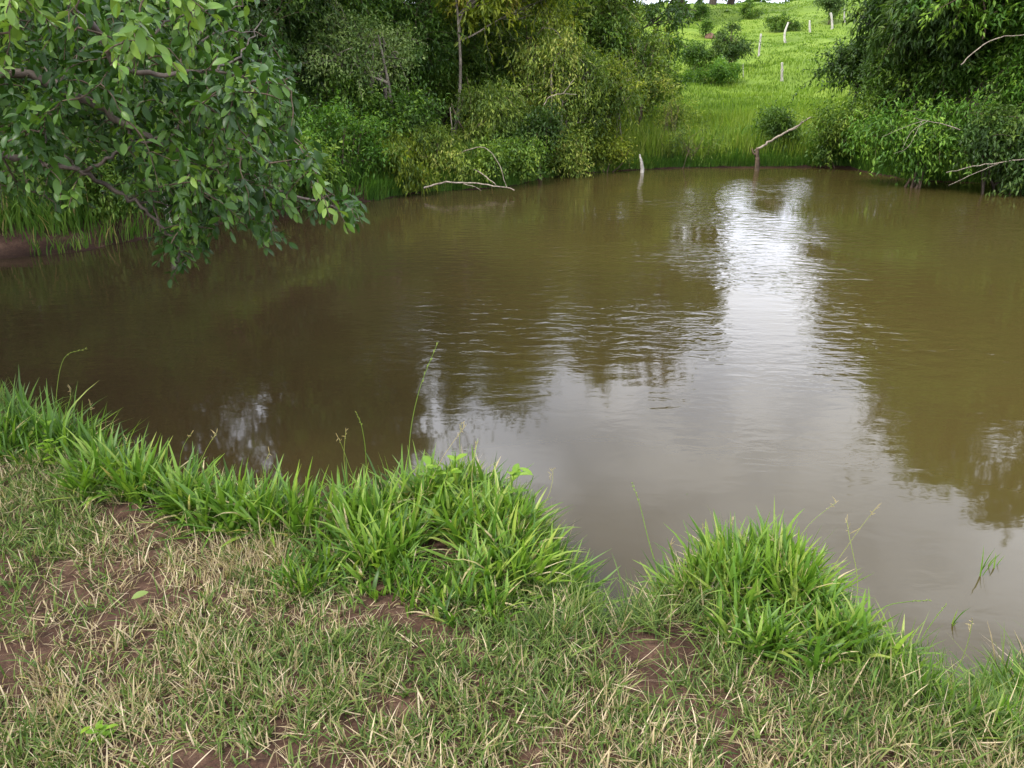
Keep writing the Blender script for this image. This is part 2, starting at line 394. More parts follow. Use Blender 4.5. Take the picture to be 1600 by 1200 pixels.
# water sheet: the pond outline pushed a little under the bank
def water_mesh():
    ctr = np.array([3.0, 9.5]); n = len(POND)
    tan = np.roll(POND, -1, 0) - np.roll(POND, 1, 0)
    nrm = unit(np.c_[tan[:, 1], -tan[:, 0]])
    test = shore_dist(*(POND + nrm * .05).T)
    nrm[test < 0] *= -1
    ring = POND + nrm * .10
    v = np.c_[ring, np.zeros(n)]
    return v
wm, t, o = new_mat("muddy_water")
tc_ = N(t, "ShaderNodeTexCoord")
def wave(scale, sx, sy, rot, detail=2.0, dist=0.0):
    mp_ = N(t, "ShaderNodeMapping"); mp_.inputs["Scale"].default_value = (sx, sy, 1); mp_.inputs["Rotation"].default_value = (0, 0, rot)
    t.links.new(tc_.outputs["Object"], mp_.inputs[0])
    z = N(t, "ShaderNodeTexNoise"); z.inputs["Scale"].default_value = scale; z.inputs["Detail"].default_value = detail; z.inputs["Roughness"].default_value = .5; z.inputs["Distortion"].default_value = dist
    t.links.new(mp_.outputs[0], z.inputs["Vector"]); return z
w1 = wave(5.6, .75, 1.5, .10, 3.0, .3)
w2 = wave(.8, .7, 1.2, -.2, 2.0)
w3 = wave(.42, 1, 1, .4, 2.0)
msk = ramp(t, [(.40, (.12, .12, .12)), (.62, (1, 1, 1))]); t.links.new(w3.outputs["Fac"], msk.inputs[0])
# more ripple towards the far, open part of the pond
sep = N(t, "ShaderNodeSeparateXYZ"); t.links.new(tc_.outputs["Object"], sep.inputs[0])
fy = N(t, "ShaderNodeMapRange"); fy.inputs["From Min"].default_value = 3.6; fy.inputs["From Max"].default_value = 6.8; fy.inputs["To Min"].default_value = .10; fy.inputs["To Max"].default_value = 1
t.links.new(sep.outputs["Y"], fy.inputs["Value"])
fx = N(t, "ShaderNodeMapRange"); fx.inputs["From Min"].default_value = -2.5; fx.inputs["From Max"].default_value = 1.5; fx.inputs["To Min"].default_value = .25; fx.inputs["To Max"].default_value = 1
t.links.new(sep.outputs["X"], fx.inputs["Value"])
def math_(op, a, b_):
    n = N(t, "ShaderNodeMath", operation=op)
    for idx, q in enumerate((a, b_)):
        if isinstance(q, (int, float)): n.inputs[idx].default_value = q
        else: t.links.new(q, n.inputs[idx])
    return n.outputs[0]
amp = math_('MULTIPLY', math_('MULTIPLY', fy.outputs[0], fx.outputs[0]), msk.outputs[0])
h1 = math_('MULTIPLY', math_('SUBTRACT', w1.outputs["Fac"], .5), amp)
h2 = math_('MULTIPLY', math_('SUBTRACT', w2.outputs["Fac"], .5), .30)
hh = math_('ADD', h1, h2)
b = N(t, "ShaderNodeBump"); b.inputs["Strength"].default_value = 1.0; b.inputs["Distance"].default_value = .018
t.links.new(hh, b.inputs["Height"])
wn = wave(.30, 1, 1, 1.0, 4.0)
# tree shade over the left side painted in as darker colour, plus random murk
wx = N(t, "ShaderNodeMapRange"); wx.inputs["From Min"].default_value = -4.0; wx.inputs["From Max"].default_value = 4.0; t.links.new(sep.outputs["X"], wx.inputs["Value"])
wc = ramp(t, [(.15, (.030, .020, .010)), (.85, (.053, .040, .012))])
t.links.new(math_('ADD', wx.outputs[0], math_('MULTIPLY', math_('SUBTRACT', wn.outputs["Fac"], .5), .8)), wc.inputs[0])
p = N(t, "ShaderNodeBsdfPrincipled"); p.inputs["Roughness"].default_value = .04; p.inputs["IOR"].default_value = 1.35
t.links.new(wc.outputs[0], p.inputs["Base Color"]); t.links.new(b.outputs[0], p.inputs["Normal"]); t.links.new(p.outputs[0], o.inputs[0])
wv = water_mesh()
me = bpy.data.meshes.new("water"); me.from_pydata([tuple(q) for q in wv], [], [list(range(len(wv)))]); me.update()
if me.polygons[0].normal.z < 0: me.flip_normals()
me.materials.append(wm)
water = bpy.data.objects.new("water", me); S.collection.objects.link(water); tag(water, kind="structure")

# ---------------------------------------------------------------- trees and shrubs
def plant(name, label, cat, base, height, crown, leafm, barkm, seed, nleaf=9000, leaf=(.09, .035), lobes=9, stems=1, trunk_r=.06,
          droop=.35, low=0.0, tpl=LEAF_FAR, group=None, lean=(0, 0), tlean=1.0, parts=("trunk", "crown"), tint0=.45, per=26, spread=.16, bare=5, loose=.28, dens=1.15, shoots=6):
    """base (x,y); crown (rx, ry, rz) half sizes, its centre at height - rz; low: how far lobes hang below the crown"""
    rng = np.random.default_rng(seed)
    bx, by = base; bz = gz(bx, by) if shore_dist([bx], [by])[0] > 0 else 0.0
    root = empty(name, (bx, by, bz), label, cat, group)
    rx, ry, rz = crown
    cc = np.array([lean[0], lean[1], height - rz])
    lob = []; tries = 0
    while len(lob) < lobes and tries < 4000:
        tries += 1
        u = rng.normal(size=3); u /= np.linalg.norm(u); u *= rng.uniform(.2, 1.1) ** .7
        c = cc + u * np.array([rx, ry, rz]) * .8
        r = rng.uniform(.20, .50) * min(rx, rz * 1.3) if min(rx, rz) > .1 else rx * .4
        if c[2] - r * .4 < -.2 and low == 0: c[2] = r * .4 + rng.uniform(0, .1)
        lob.append((c, r))
    g = Geo()
    top = cc * [tlean, tlean, 1] + np.array([0, 0, rz * .2])
    stems_l = []
    for s_ in range(stems):
        a = rng.uniform(0, 2 * pi); off = np.array([cos(a), sin(a), 0]) * (0 if stems == 1 else rng.uniform(.05, .25) * rx)
        tp = top + np.array([rng.normal(0, .25) * rx, rng.normal(0, .25) * ry, rng.normal(0, .1) * rz]) if stems > 1 else top
        st = curve(off + [0, 0, -.12], tp, rng, 12, .05)
        g.tube(st, np.linspace(trunk_r, trunk_r * .3, 12) / (1 if stems == 1 else 1.5), 8, lump=.05, rng=rng); stems_l.append(st)
    P, D, T = [], [], []
    for c, r in lob:
        st = stems_l[rng.integers(len(stems_l))]
        k0 = max(2, min(10, int(np.argmin(np.linalg.norm(st - (c * [1, 1, .75] + [0, 0, 0]), axis=1)))))
        lb = curve(st[k0], c, rng, 9, .07)
        r0 = trunk_r * .42
        g.tube(lb, np.linspace(r0, r0 * .3, 9), 6, lump=.05, rng=rng)
        ncl = max(5, int(nleaf * dens / per / lobes * (r / (.41 * min(rx, rz * 1.3) + 1e-6))))
        u = unit(rng.normal(size=(ncl, 3))); rr = rng.uniform(.35, 1.12, ncl)[:, None] ** .7 * r
        q = c + u * rr * np.array([1.15, 1.15, .85])
        q[:, 2] -= low * rng.random(ncl) ** 2 * r * 2.0
        for m_ in range(0, ncl, 5):
            tw = curve(lb[rng.integers(4, 9)], q[m_], rng, 5, .08)
            g.tube(tw, np.linspace(r0 * .28, r0 * .12, 5), 4, cap=False)
        ctint = np.clip(rng.normal(tint0 + rng.normal(0, .12), .23, ncl), 0, 1)
        tw_d = unit(u + rng.normal(0, .5, (ncl, 3)) - np.array([0, 0, droop]))
        k_ = rng.integers(int(per * .6), int(per * 1.4) + 1, ncl)
        idx = np.repeat(np.arange(ncl), k_); n = len(idx)
        s_ = rng.uniform(-1, 1, n)[:, None] * spread
        P.append(q[idx] + tw_d[idx] * s_ * 1.5 + rng.normal(0, spread * loose * 1.6, (n, 3)))
        D.append(tw_d[idx] * .7 + rng.normal(0, .65, (n, 3)) - np.array([0, 0, droop]))
        T.append(np.clip(ctint[idx] + rng.normal(0, .10, n), 0, 1))
        for _ in range(shoots):
            u_ = unit(rng.normal(size=3) + np.array([0, 0, .35])); ln_ = r * rng.uniform(.9, 2.1)
            sh = curve(c + u_ * r * .3, c + u_ * (r * .3 + ln_), rng, 8, .06, 0); sh[:, 2] -= np.linspace(0, 1, 8) ** 2 * ln_ * rng.uniform(.1, .8)
            g.tube(sh, np.linspace(r0 * .22, r0 * .08, 8), 4, cap=False)
            m_ = int(ln_ / leaf[0] * 3.2); tt_ = rng.uniform(.1, 1, m_) * 6.999; i_ = tt_.astype(int)
            pp = sh[i_] + (sh[i_ + 1] - sh[i_]) * (tt_ - i_)[:, None]
            P.append(pp + rng.normal(0, .012, (m_, 3))); D.append(unit(sh[i_ + 1] - sh[i_]) * .6 + rng.normal(0, .6, (m_, 3)) - np.array([0, 0, droop * .6]))
            T.append(np.clip(rng.normal(tint0 + .12 + rng.normal(0, .1), .10, m_), 0, 1))
    for _ in range(bare):
        c, r = lob[rng.integers(len(lob))]
        e = c + unit(rng.normal(size=3) + np.array([0, -.8, -.1])) * r * 1.5
        g.tube(curve(c, e, rng, 8, .1), np.linspace(trunk_r * .22, trunk_r * .08, 8), 5)
    P, D, T = map(np.concatenate, (P, D, T))
    n = len(P)
    keep = P[:, 2] > .02
    P, D, T = P[keep], D[keep], T[keep]; n = len(P)
    L = leaf[0] * rng.uniform(.5, 1.35, n); Wd = leaf[1] * rng.uniform(.7, 1.2, n)
    U = rng.normal(0, .5, (n, 3)) + np.array([0, 0, 1.0])
    v, f, k = leaves(P, D, U, L, Wd, tpl)
    g.build(parts[0], BM[barkm], root)
    mesh_obj(parts[1], v, f, LM[leafm], root, np.repeat(T, k), False)
    return root

def bx_(px, y, z=1.0):   # ground position under picture column px at distance y
    d = (y * cos(PITCH) + (CAMZ - z) * sin(PITCH))
    return ((px - 800) / FPX * d, y)

SH = ("stems", "foliage")
G_BACK = "tall trees behind the left bank"
G_BUSH = "shrubs along the far bank"
# tall trees that close off the left and the middle
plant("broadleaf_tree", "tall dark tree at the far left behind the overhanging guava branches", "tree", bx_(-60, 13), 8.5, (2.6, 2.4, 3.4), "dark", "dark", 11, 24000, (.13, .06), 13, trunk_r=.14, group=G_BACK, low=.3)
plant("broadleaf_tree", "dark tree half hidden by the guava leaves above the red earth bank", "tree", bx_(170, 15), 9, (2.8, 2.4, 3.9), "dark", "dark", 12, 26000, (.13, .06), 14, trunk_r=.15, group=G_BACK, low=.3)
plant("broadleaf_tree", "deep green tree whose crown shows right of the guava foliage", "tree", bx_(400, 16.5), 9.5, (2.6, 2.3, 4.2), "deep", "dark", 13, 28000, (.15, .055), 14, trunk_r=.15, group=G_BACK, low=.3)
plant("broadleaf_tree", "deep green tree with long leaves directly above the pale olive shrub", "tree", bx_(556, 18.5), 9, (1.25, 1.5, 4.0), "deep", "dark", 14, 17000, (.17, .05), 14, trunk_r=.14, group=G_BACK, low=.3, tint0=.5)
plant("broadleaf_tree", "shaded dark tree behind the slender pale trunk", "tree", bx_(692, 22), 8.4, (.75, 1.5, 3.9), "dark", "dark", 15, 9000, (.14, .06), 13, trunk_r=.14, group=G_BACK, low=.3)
plant("broadleaf_tree", "mid green tree filling the gap behind the yellow green crown", "tree", bx_(805, 23.5), 8.0, (.95, 1.6, 3.6), "mid", "brown", 16, 11000, (.14, .055), 12, trunk_r=.13, group=G_BACK, low=.3)
plant("slender_tree", "slender tree with pale thin trunk and yellow green crown over the far bank", "tree", bx_(700, 17.7), 5.2, (1.8, 1.3, 1.35), "yellow", "grey", 17, 12000, (.15, .045), 11, trunk_r=.05, lean=(1.3, .3), tlean=.12, per=22, low=.2)
plant("leaning_tree", "leaning olive tree at the right end of the left thicket beside the open hill", "tree", bx_(965, 21), 6.6, (1.5, 1.5, 2.8), "olive", "brown", 18, 17000, (.12, .035), 11, trunk_r=.10, lean=(-.3, 0), low=.4, tint0=.38)
plant("bushy_tree", "bushy dark green tree at the edge of the open grassy hill", "tree", bx_(1015, 23.5), 3.4, (.95, 1.0, 1.7), "deep", "brown", 19, 9000, (.11, .045), 9, trunk_r=.06, tint0=.55)
plant("broadleaf_tree", "broad dark tree crowning the slope beyond the left thicket", "tree", bx_(960, 33), 6.5, (3.0, 2.5, 2.8), "dark", "dark", 20, 15000, (.18, .08), 10, trunk_r=.15, group=G_BACK)
# shrubs of the left and middle bank
plant("olive_shrub", "pale olive shrub with small leaves and exposed crooked branches", "shrub", bx_(590, 15.6), 2.95, (1.35, 1.0, .85), "sage", "grey", 31, 8500, (.075, .034), 10, 3, .07, group=G_BUSH, parts=SH, tint0=.62, per=18, bare=6)
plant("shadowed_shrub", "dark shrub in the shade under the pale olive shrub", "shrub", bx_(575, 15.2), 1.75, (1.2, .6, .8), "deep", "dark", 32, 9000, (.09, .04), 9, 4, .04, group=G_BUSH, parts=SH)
plant("drooping_shrub", "drooping olive shrub hanging behind the arching dead vine", "shrub", bx_(765, 17.0), 2.35, (1.15, .9, 1.45), "olive", "brown", 33, 12000, (.10, .028), 10, 4, .05, droop=.8, low=.5, group=G_BUSH, parts=SH, tint0=.36)
plant("tangled_shrub", "tangled yellowish shrub with bare twigs above the dark hollow of the bank", "shrub", bx_(880, 17.6), 2.9, (1.15, .9, 1.3), "olive", "grey", 34, 12000, (.10, .030), 10, 4, .05, droop=.7, low=.4, group=G_BUSH, parts=SH, tint0=.55, bare=9)
plant("tangled_shrub", "yellow green shrub at the right end of the thicket above the white stump", "shrub", bx_(962, 18.7), 2.6, (1.0, .9, 1.25), "yellow", "grey", 35, 11000, (.095, .030), 10, 4, .045, droop=.6, low=.4, group=G_BUSH, parts=SH, tint0=.34, bare=4)
plant("fern_like_shrub", "fresh green shrub with upright weedy stems left of the dead branches", "shrub", bx_(530, 13.9), 1.4, (1.0, .7, .65), "fresh", "brown", 36, 6500, (.085, .03), 8, 7, .022, group=G_BUSH, parts=SH, tint0=.4)
plant("weedy_shrub", "low weedy shrub with yellowing drooping leaves beneath the olive shrub", "shrub", bx_(625, 14.5), 1.2, (.75, .6, .6), "yellow", "brown", 37, 5000, (.12, .026), 8, 6, .022, droop=1.0, low=.4, group=G_BUSH, parts=SH, tint0=.3)
plant("waterside_shrub", "small green shrub growing among the fallen dead branches", "shrub", bx_(752, 15.4), .8, (.7, .5, .42), "mid", "brown", 38, 3500, (.08, .035), 7, 6, .018, group=G_BUSH, parts=SH, tint0=.5)
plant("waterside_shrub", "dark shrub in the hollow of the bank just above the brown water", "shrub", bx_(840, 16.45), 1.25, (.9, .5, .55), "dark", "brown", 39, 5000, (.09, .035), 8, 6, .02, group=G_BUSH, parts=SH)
plant("waterside_shrub", "yellow green low shrub at the waterline left of the white stump", "shrub", bx_(945, 17.75), .85, (.85, .5, .42), "yellow", "brown", 40, 4500, (.08, .03), 8, 6, .018, group=G_BUSH, parts=SH, tint0=.35)
plant("undergrowth_shrub", "mid green undergrowth bush seen below the guava branches near the drooping tip", "shrub", bx_(400, 12.5), 1.5, (1.2, .8, .8), "mid", "brown", 41, 8000, (.10, .04), 9, 6, .025, group=G_BUSH, parts=SH, tint0=.4)
plant("undergrowth_shrub", "bright undergrowth bush glimpsed through the middle of the guava foliage", "shrub", bx_(235, 11.3), 1.6, (1.2, .8, .85), "fresh", "brown", 42, 8000, (.11, .045), 9, 6, .025, group=G_BUSH, parts=SH, tint0=.35)
plant("undergrowth_shrub", "undergrowth bush at the far left behind the red earth bank", "shrub", bx_(40, 10.9), 1.7, (1.2, .8, .9), "mid", "brown", 43, 8000, (.11, .045), 9, 6, .025, group=G_BUSH, parts=SH, tint0=.4)
G_U = "small trees of the left thicket"
for k_, (px_, y_, h_, rx_, mt, n_, lab) in enumerate([
    (-90, 11.5, 4.6, 1.5, "deep", 11000, "small leafy tree at the far left edge, low behind the guava limbs"),
    (110, 13.2, 4.4, 1.5, "mid", 11000, "small tree behind the guava limbs above the tall left bank grass"),
    (290, 14.0, 4.4, 1.4, "deep", 11000, "small tree behind the densest part of the guava foliage"),
    (440, 15.2, 4.6, 1.25, "dark", 11000, "small dark tree just right of the guava foliage"),
    (500, 17.2, 4.8, 1.4, "deep", 12000, "small deep green tree left of the pale olive shrub"),
    (655, 18.6, 4.8, 1.3, "deep", 12000, "small deep green tree right of the pale olive shrub"),
    (735, 20.0, 4.4, 1.4, "mid", 11000, "small tree behind the slender pale trunk"),
    (820, 20.2, 4.4, 1.4, "olive", 11000, "small olive tree under the yellow green crown"),
    (900, 20.8, 4.4, 1.4, "mid", 11000, "small tree behind the tangled yellowish shrub"),
    (990, 20.6, 3.4, .9, "olive", 8000, "small olive tree beside the bushy dark green tree at the hill")]):
    plant("understory_tree", lab, "tree", bx_(px_, y_), h_, (rx_, 1.1, h_ * .47), mt, "brown", 140 + k_, n_, (.115, .04), 13, 3, .05, group=G_U, low=.4, tint0=.42, droop=.5)
def woods(name, label, px0, px1, y0, y1, zt, n_, mt, seed, xs=None):
    rng = np.random.default_rng(seed)
    nc = n_ // 60
    cp = np.stack([bx_(p_, y_)[:2] for p_, y_ in zip(rng.uniform(px0, px1, nc), rng.uniform(y0, y1, nc))])
    if xs: cp[:, 0] = rng.uniform(xs[0], xs[1], nc)
    top_ = zt * (.72 + .5 * vnoise(cp[:, 0], cp[:, 1], .35, seed))
    pc = 800 + FPX * cp[:, 0] / (cp[:, 1] * cos(PITCH) + .3)
    for g0, gw in ((640, 22), (742, 16), (868, 24), (490, 14), (375, 12)): top_ *= 1 - .62 * np.exp(-((pc - g0) / gw) ** 2)
    cz_ = ground_h(cp[:, 0], cp[:, 1], np.full(nc, 4.0)) + rng.random(nc) * top_
    C_ = np.c_[cp, cz_]; ct_ = np.clip(rng.normal(.4, .18, nc), 0, 1)
    idx = np.repeat(np.arange(nc), 60); m_ = len(idx)
    P = C_[idx] + rng.normal(0, .38, (m_, 3)) * [1, 1, .7]
    D = rng.normal(size=(m_, 3)) - [0, 0, .5]
    v, f, k = leaves(P, D, rng.normal(0, .5, (m_, 3)) + [0, 0, 1.0], rng.uniform(.12, .24, m_), rng.uniform(.05, .09, m_), LEAF_FAR)
    keep = np.repeat(P[:, 2] > .1, 2)
    o_ = mesh_obj(name, v, f[keep], LM[mt], None, np.repeat(np.clip(ct_[idx] + rng.normal(0, .1, m_), 0, 1), k))
    tag(o_, label, "woodland", kind="stuff")
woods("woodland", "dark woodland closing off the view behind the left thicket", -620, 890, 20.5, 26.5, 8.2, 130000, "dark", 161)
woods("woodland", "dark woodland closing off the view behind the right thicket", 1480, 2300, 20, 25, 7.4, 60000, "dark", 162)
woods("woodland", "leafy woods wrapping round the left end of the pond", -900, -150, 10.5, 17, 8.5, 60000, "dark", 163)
plant("waterside_shrub", "mid green leafy shrub leaning over the water between the arching vine and the dark hollow", "shrub", bx_(795, 15.85), 1.0, (.6, .45, .48), "mid", "brown", 44, 3500, (.085, .034), 7, 6, .018, group=G_BUSH, parts=SH, tint0=.42, droop=.5, low=.3)
plant("waterside_shrub", "olive shrub trailing into the water right of the dark hollow", "shrub", bx_(892, 17.05), 1.15, (.65, .45, .55), "olive", "brown", 45, 4500, (.09, .03), 8, 6, .018, group=G_BUSH, parts=SH, tint0=.5, droop=.6, low=.3)
plant("undergrowth_shrub", "shaded bush at the waterline behind the hanging tip of the guava branches", "shrub", bx_(318, 11.6), 1.2, (.8, .6, .6), "deep", "brown", 48, 6000, (.09, .036), 9, 6, .02, group=G_BUSH, parts=SH, tint0=.4)
plant("undergrowth_shrub", "low bush growing out of the left bank grass right of the red earth", "shrub", bx_(140, 10.3), .95, (.65, .5, .45), "mid", "brown", 49, 4500, (.085, .034), 8, 6, .018, group=G_BUSH, parts=SH, tint0=.45)
plant("weedy_shrub", "thin sparse weeds at the waterline between the white stump and the leaning branch", "shrub", bx_(1075, 18.6), 1.0, (.8, .4, .45), "olive", "brown", 50, 900, (.08, .018), 8, 9, .012, group=G_BUSH, parts=SH, tint0=.3, shoots=3)
plant("weedy_shrub", "tall airy green weeds on the bank right of the white stump", "shrub", bx_(1050, 19.4), 1.7, (.6, .5, .8), "olive", "brown", 63, 2200, (.09, .018), 8, 8, .012, group=G_BUSH, parts=SH, tint0=.6, shoots=4)
plant("weedy_shrub", "tall leafy weeds on the bank below the deep green undergrowth", "shrub", bx_(465, 13.0), 1.05, (.7, .5, .5), "fresh", "brown", 46, 4500, (.09, .026), 8, 8, .016, group=G_BUSH, parts=SH, tint0=.5)
plant("weedy_shrub", "pale yellowish weeds on the slope left of the fallen dead branch", "shrub", bx_(680, 15.1), 1.0, (.6, .5, .45), "olive", "brown", 47, 4000, (.10, .022), 8, 8, .016, group=G_BUSH, parts=SH, tint0=.48, droop=.7)
woods("woodland", "tall woods out of view along the left side, added to shade the pond", 0, 1, .5, 10, 9.5, 60000, "dark", 164, xs=(-13, -8.8))  # unseen woods, added to keep light off the left part of the water
# right-hand thicket
G_R = "trees and shrubs overhanging the right bank"
plant("broadleaf_tree", "dark tree with long drooping leaves left of the bright green crown on the right", "tree", bx_(1440, 17.2), 4.7, (1.5, 1.4, 2.0), "dark", "dark", 51, 15000, (.19, .05), 12, trunk_r=.11, group=G_R, droop=.6, low=.3, tint0=.6, lean=(-.1, -.2))
plant("broadleaf_tree", "tall bright green tree in the upper right corner", "tree", bx_(1590, 15.6), 7.5, (1.9, 1.5, 3.2), "fresh", "brown", 52, 22000, (.14, .05), 13, trunk_r=.13, group=G_R, low=.3, tint0=.52)
plant("broadleaf_tree", "tall dark tree standing behind the bright green crown on the right", "tree", bx_(1540, 19.5), 7.8, (2.4, 2.0, 3.6), "dark", "dark", 53, 20000, (.15, .06), 12, trunk_r=.14, group=G_R, low=.3)
plant("broadleaf_tree", "big tree beyond the right edge with low hanging crown", "tree", bx_(1790, 14.5), 8.5, (2.4, 2.2, 3.8), "deep", "dark", 54, 20000, (.15, .06), 12, trunk_r=.15, group=G_R, low=.3)
plant("overhanging_shrub", "green shrub overhanging the water with bare pale twigs on the right", "shrub", bx_(1445, 15.2), 1.9, (1.2, .9, .85), "fresh", "brown", 55, 11000, (.11, .035), 10, 5, .04, droop=.6, low=.5, group=G_R, parts=SH, tint0=.42, bare=5)
plant("overhanging_shrub", "dark low shrub touching the water at the right edge", "shrub", bx_(1580, 14.4), 1.5, (1.3, .8, .75), "dark", "dark", 56, 9000, (.11, .04), 10, 5, .04, droop=.5, low=.5, group=G_R, parts=SH, bare=6)
plant("waterside_shrub", "light green shrub on the bank right of the leaning dead branch", "shrub", bx_(1320, 18.6), 1.5, (1.0, .7, .72), "mid", "brown", 57, 8500, (.09, .035), 9, 6, .022, group=G_R, parts=SH, tint0=.5)
plant("waterside_shrub", "small dense shrub behind the stake at the foot of the leaning dead branch", "shrub", bx_(1215, 19.3), 1.15, (.6, .5, .55), "mid", "brown", 58, 4500, (.085, .035), 8, 6, .02, group=G_R, parts=SH, tint0=.35)
plant("understory_tree", "dark leafy small tree behind the overhanging shrub on the right", "tree", bx_(1480, 16.6), 4.0, (1.3, 1.0, 1.9), "deep", "brown", 60, 12000, (.12, .042), 12, 3, .05, group=G_R, low=.4, tint0=.4)
plant("understory_tree", "bright leafy small tree low at the right edge", "tree", bx_(1620, 15.2), 4.0, (1.3, 1.0, 1.9), "fresh", "brown", 61, 12000, (.12, .042), 12, 3, .05, group=G_R, low=.4, tint0=.42)
plant("understory_tree", "mid green small tree between the light green bank shrub and the dark drooping leaves", "tree", bx_(1385, 18.2), 2.6, (.9, .9, 1.25), "mid", "brown", 62, 9000, (.10, .038), 10, 3, .04, group=G_R, low=.4, tint0=.35)
plant("airy_shrub", "airy dark shrub reaching left over the open hill at the right thicket", "shrub", bx_(1345, 19.8), 2.7, (.95, .7, .9), "dark", "dark", 59, 5500, (.11, .045), 9, 4, .04, group=G_R, parts=SH, tint0=.4)

def hill_at(px, py, r0=20, r1=90):
    """where the sight line through a picture point meets the hill"""
    d = ray(px, py); ys = np.linspace(r0, r1, 700)
    q = CAM + d[None] * (ys / d[1])[:, None]
    h = ground_h(q[:, 0], q[:, 1], np.full(len(q), 5.0))
    below = np.nonzero(q[:, 2] <= h)[0]
    i_ = below[0] if len(below) else int(np.argmin(q[:, 2] - h))
    return q[i_, 0], q[i_, 1]
G_H = "bushes on the grassy hill"
plant("hill_bush", "largest dark bush on the grassy hill behind a grey stake", "bush", hill_at(1140, 107), 1.95, (.95, .9, .95), "dark", "brown", 71, 7000, (.12, .05), 10, 5, .04, group=G_H, parts=SH, tint0=.5)
plant("hill_bush", "low bush touching the left side of the largest hill bush", "bush", hill_at(1092, 115), 1.25, (.85, .8, .65), "deep", "brown", 72, 5000, (.12, .05), 8, 5, .03, group=G_H, parts=SH, tint0=.45)
plant("hill_bush", "yellowish green low bush in front of the largest hill bush", "bush", hill_at(1108, 137), .95, (1.2, .7, .5), "fresh", "brown", 73, 5500, (.11, .04), 8, 6, .02, group=G_H, parts=SH, tint0=.5)
plant("hill_bush", "grey green upright bush beside the highest fence post", "bush", hill_at(1294, 42), 2.0, (.9, .8, 1.0), "sage", "brown", 74, 3500, (.16, .06), 8, 5, .03, group=G_H, parts=SH, tint0=.2)
plant("hill_bush", "flat bush behind the crooked fence post", "bush", hill_at(1224, 52), .9, (1.3, .8, .45), "mid", "brown", 75, 3000, (.14, .06), 8, 5, .03, group=G_H, parts=SH, tint0=.3)
plant("hill_bush", "small tuft bush below the skyline in the middle of the hill", "bush", hill_at(1170, 33), .9, (.7, .6, .45), "mid", "brown", 76, 1500, (.16, .06), 6, 4, .03, group=G_H, parts=SH, tint0=.4)
plant("hill_bush", "small bush next to the reddish termite mound", "bush", hill_at(1103, 62), 1.0, (.4, .4, .5), "deep", "brown", 77, 1500, (.13, .05), 6, 4, .03, group=G_H, parts=SH)
plant("hill_bush", "small bush on the hill below the leftmost skyline trunk", "bush", hill_at(1094, 36), 1.0, (.5, .5, .5), "deep", "brown", 78, 1500, (.15, .06), 6, 4, .03, group=G_H, parts=SH)
G_S = "trees along the hilltop"
plant("hilltop_tree", "hilltop tree with thick dark leaning trunk at the left of the skyline", "tree", hill_at(1069, 31), 21, (6.0, 4.5, 8.6), "dark", "dark", 81, 17000, (.5, .24), 10, low=1.3, trunk_r=.48, group=G_S, lean=(-2.2, 0))
plant("hilltop_tree", "hilltop tree second from the left on the skyline", "tree", hill_at(1113, 10), 20, (4.2, 4, 9.4), "dark", "dark", 82, 15000, (.5, .24), 9, low=1.3, trunk_r=.36, group=G_S)
plant("hilltop_tree", "hilltop tree whose trunk stands third on the skyline", "tree", hill_at(1140, 10), 19, (2.6, 4, 9.0), "dark", "dark", 83, 11000, (.5, .24), 9, low=1.3, trunk_r=.36, group=G_S)
for n_, (px, r_, h_, w_) in enumerate([(1175, 110, 2.2, 2.4), (1235, 112, 2.7, 4.2), (1330, 118, 3.2, 4)]):
    plant("skyline_bush", ["low bush on the skyline right of the hilltop trunks", "wide flat bush showing above the middle of the hill crest", "skyline bush nearly hidden by the right thicket"][n_], "bush",
          bx_(px, r_, 9), h_ + 1.8, (w_, 2, h_ * .6 + .5), "deep", "dark", 90 + n_, 3000, (.4, .2), 8, 3, .08, group=G_S, parts=SH)

# ---------------------------------------------------------------- fence posts, stumps, dead branches, mound
G_P = "old wooden fence posts on the hill"
def post(label, base_px, top_px, rad_, bend=0.0, dead=False):
    rng = np.random.default_rng(int(base_px[0] * 7 + base_px[1]))
    x, y = hill_at(*base_px); z = gz(x, y)
    tp = aty(top_px[0], top_px[1], y)
    root = empty("fence_post", (x, y, z), label, "fence post", G_P)
    h = max(tp[2] - z, .5); dx = tp[0] - x
    t_ = np.linspace(0, 1, 11)
    pts = np.c_[dx * t_ + bend * np.sin(t_ * pi) , rng.normal(0, .006, 11), -.25 + (h + .25) * t_]
    r_ = rad_ * (1 + .10 * rng.standard_normal(11)) * np.linspace(1.08, .85, 11)
    g = Geo(); g.tube(pts, r_ * .62, 9, lump=.06, rng=rng); g.build("shaft", BM["post"], root)
    return root
post("pale straight fence post nearest the pond, in the tall grass", (1222, 133), (1222, 98), .085)
post("leaning sunlit fence post right of the largest hill bush", (1185, 93), (1189, 53), .085)
post("crooked forked fence post in the middle of the hill", (1229, 72), (1232, 35), .105, bend=-.16)
post("short fence post between the crooked post and the highest bush", (1266, 55), (1265, 32), .10)
post("tall fence post in front of the highest grey green bush", (1300, 49), (1298, 20), .12, bend=.05)
post("thin stake low on the slope right of the largest hill bush", (1162, 128), (1161, 100), .028)
post("thin grey stake in front of the largest hill bush", (1130, 112), (1129, 95), .06)
post("farthest fence post against the right thicket", (1320, 40), (1319, 12), .09)

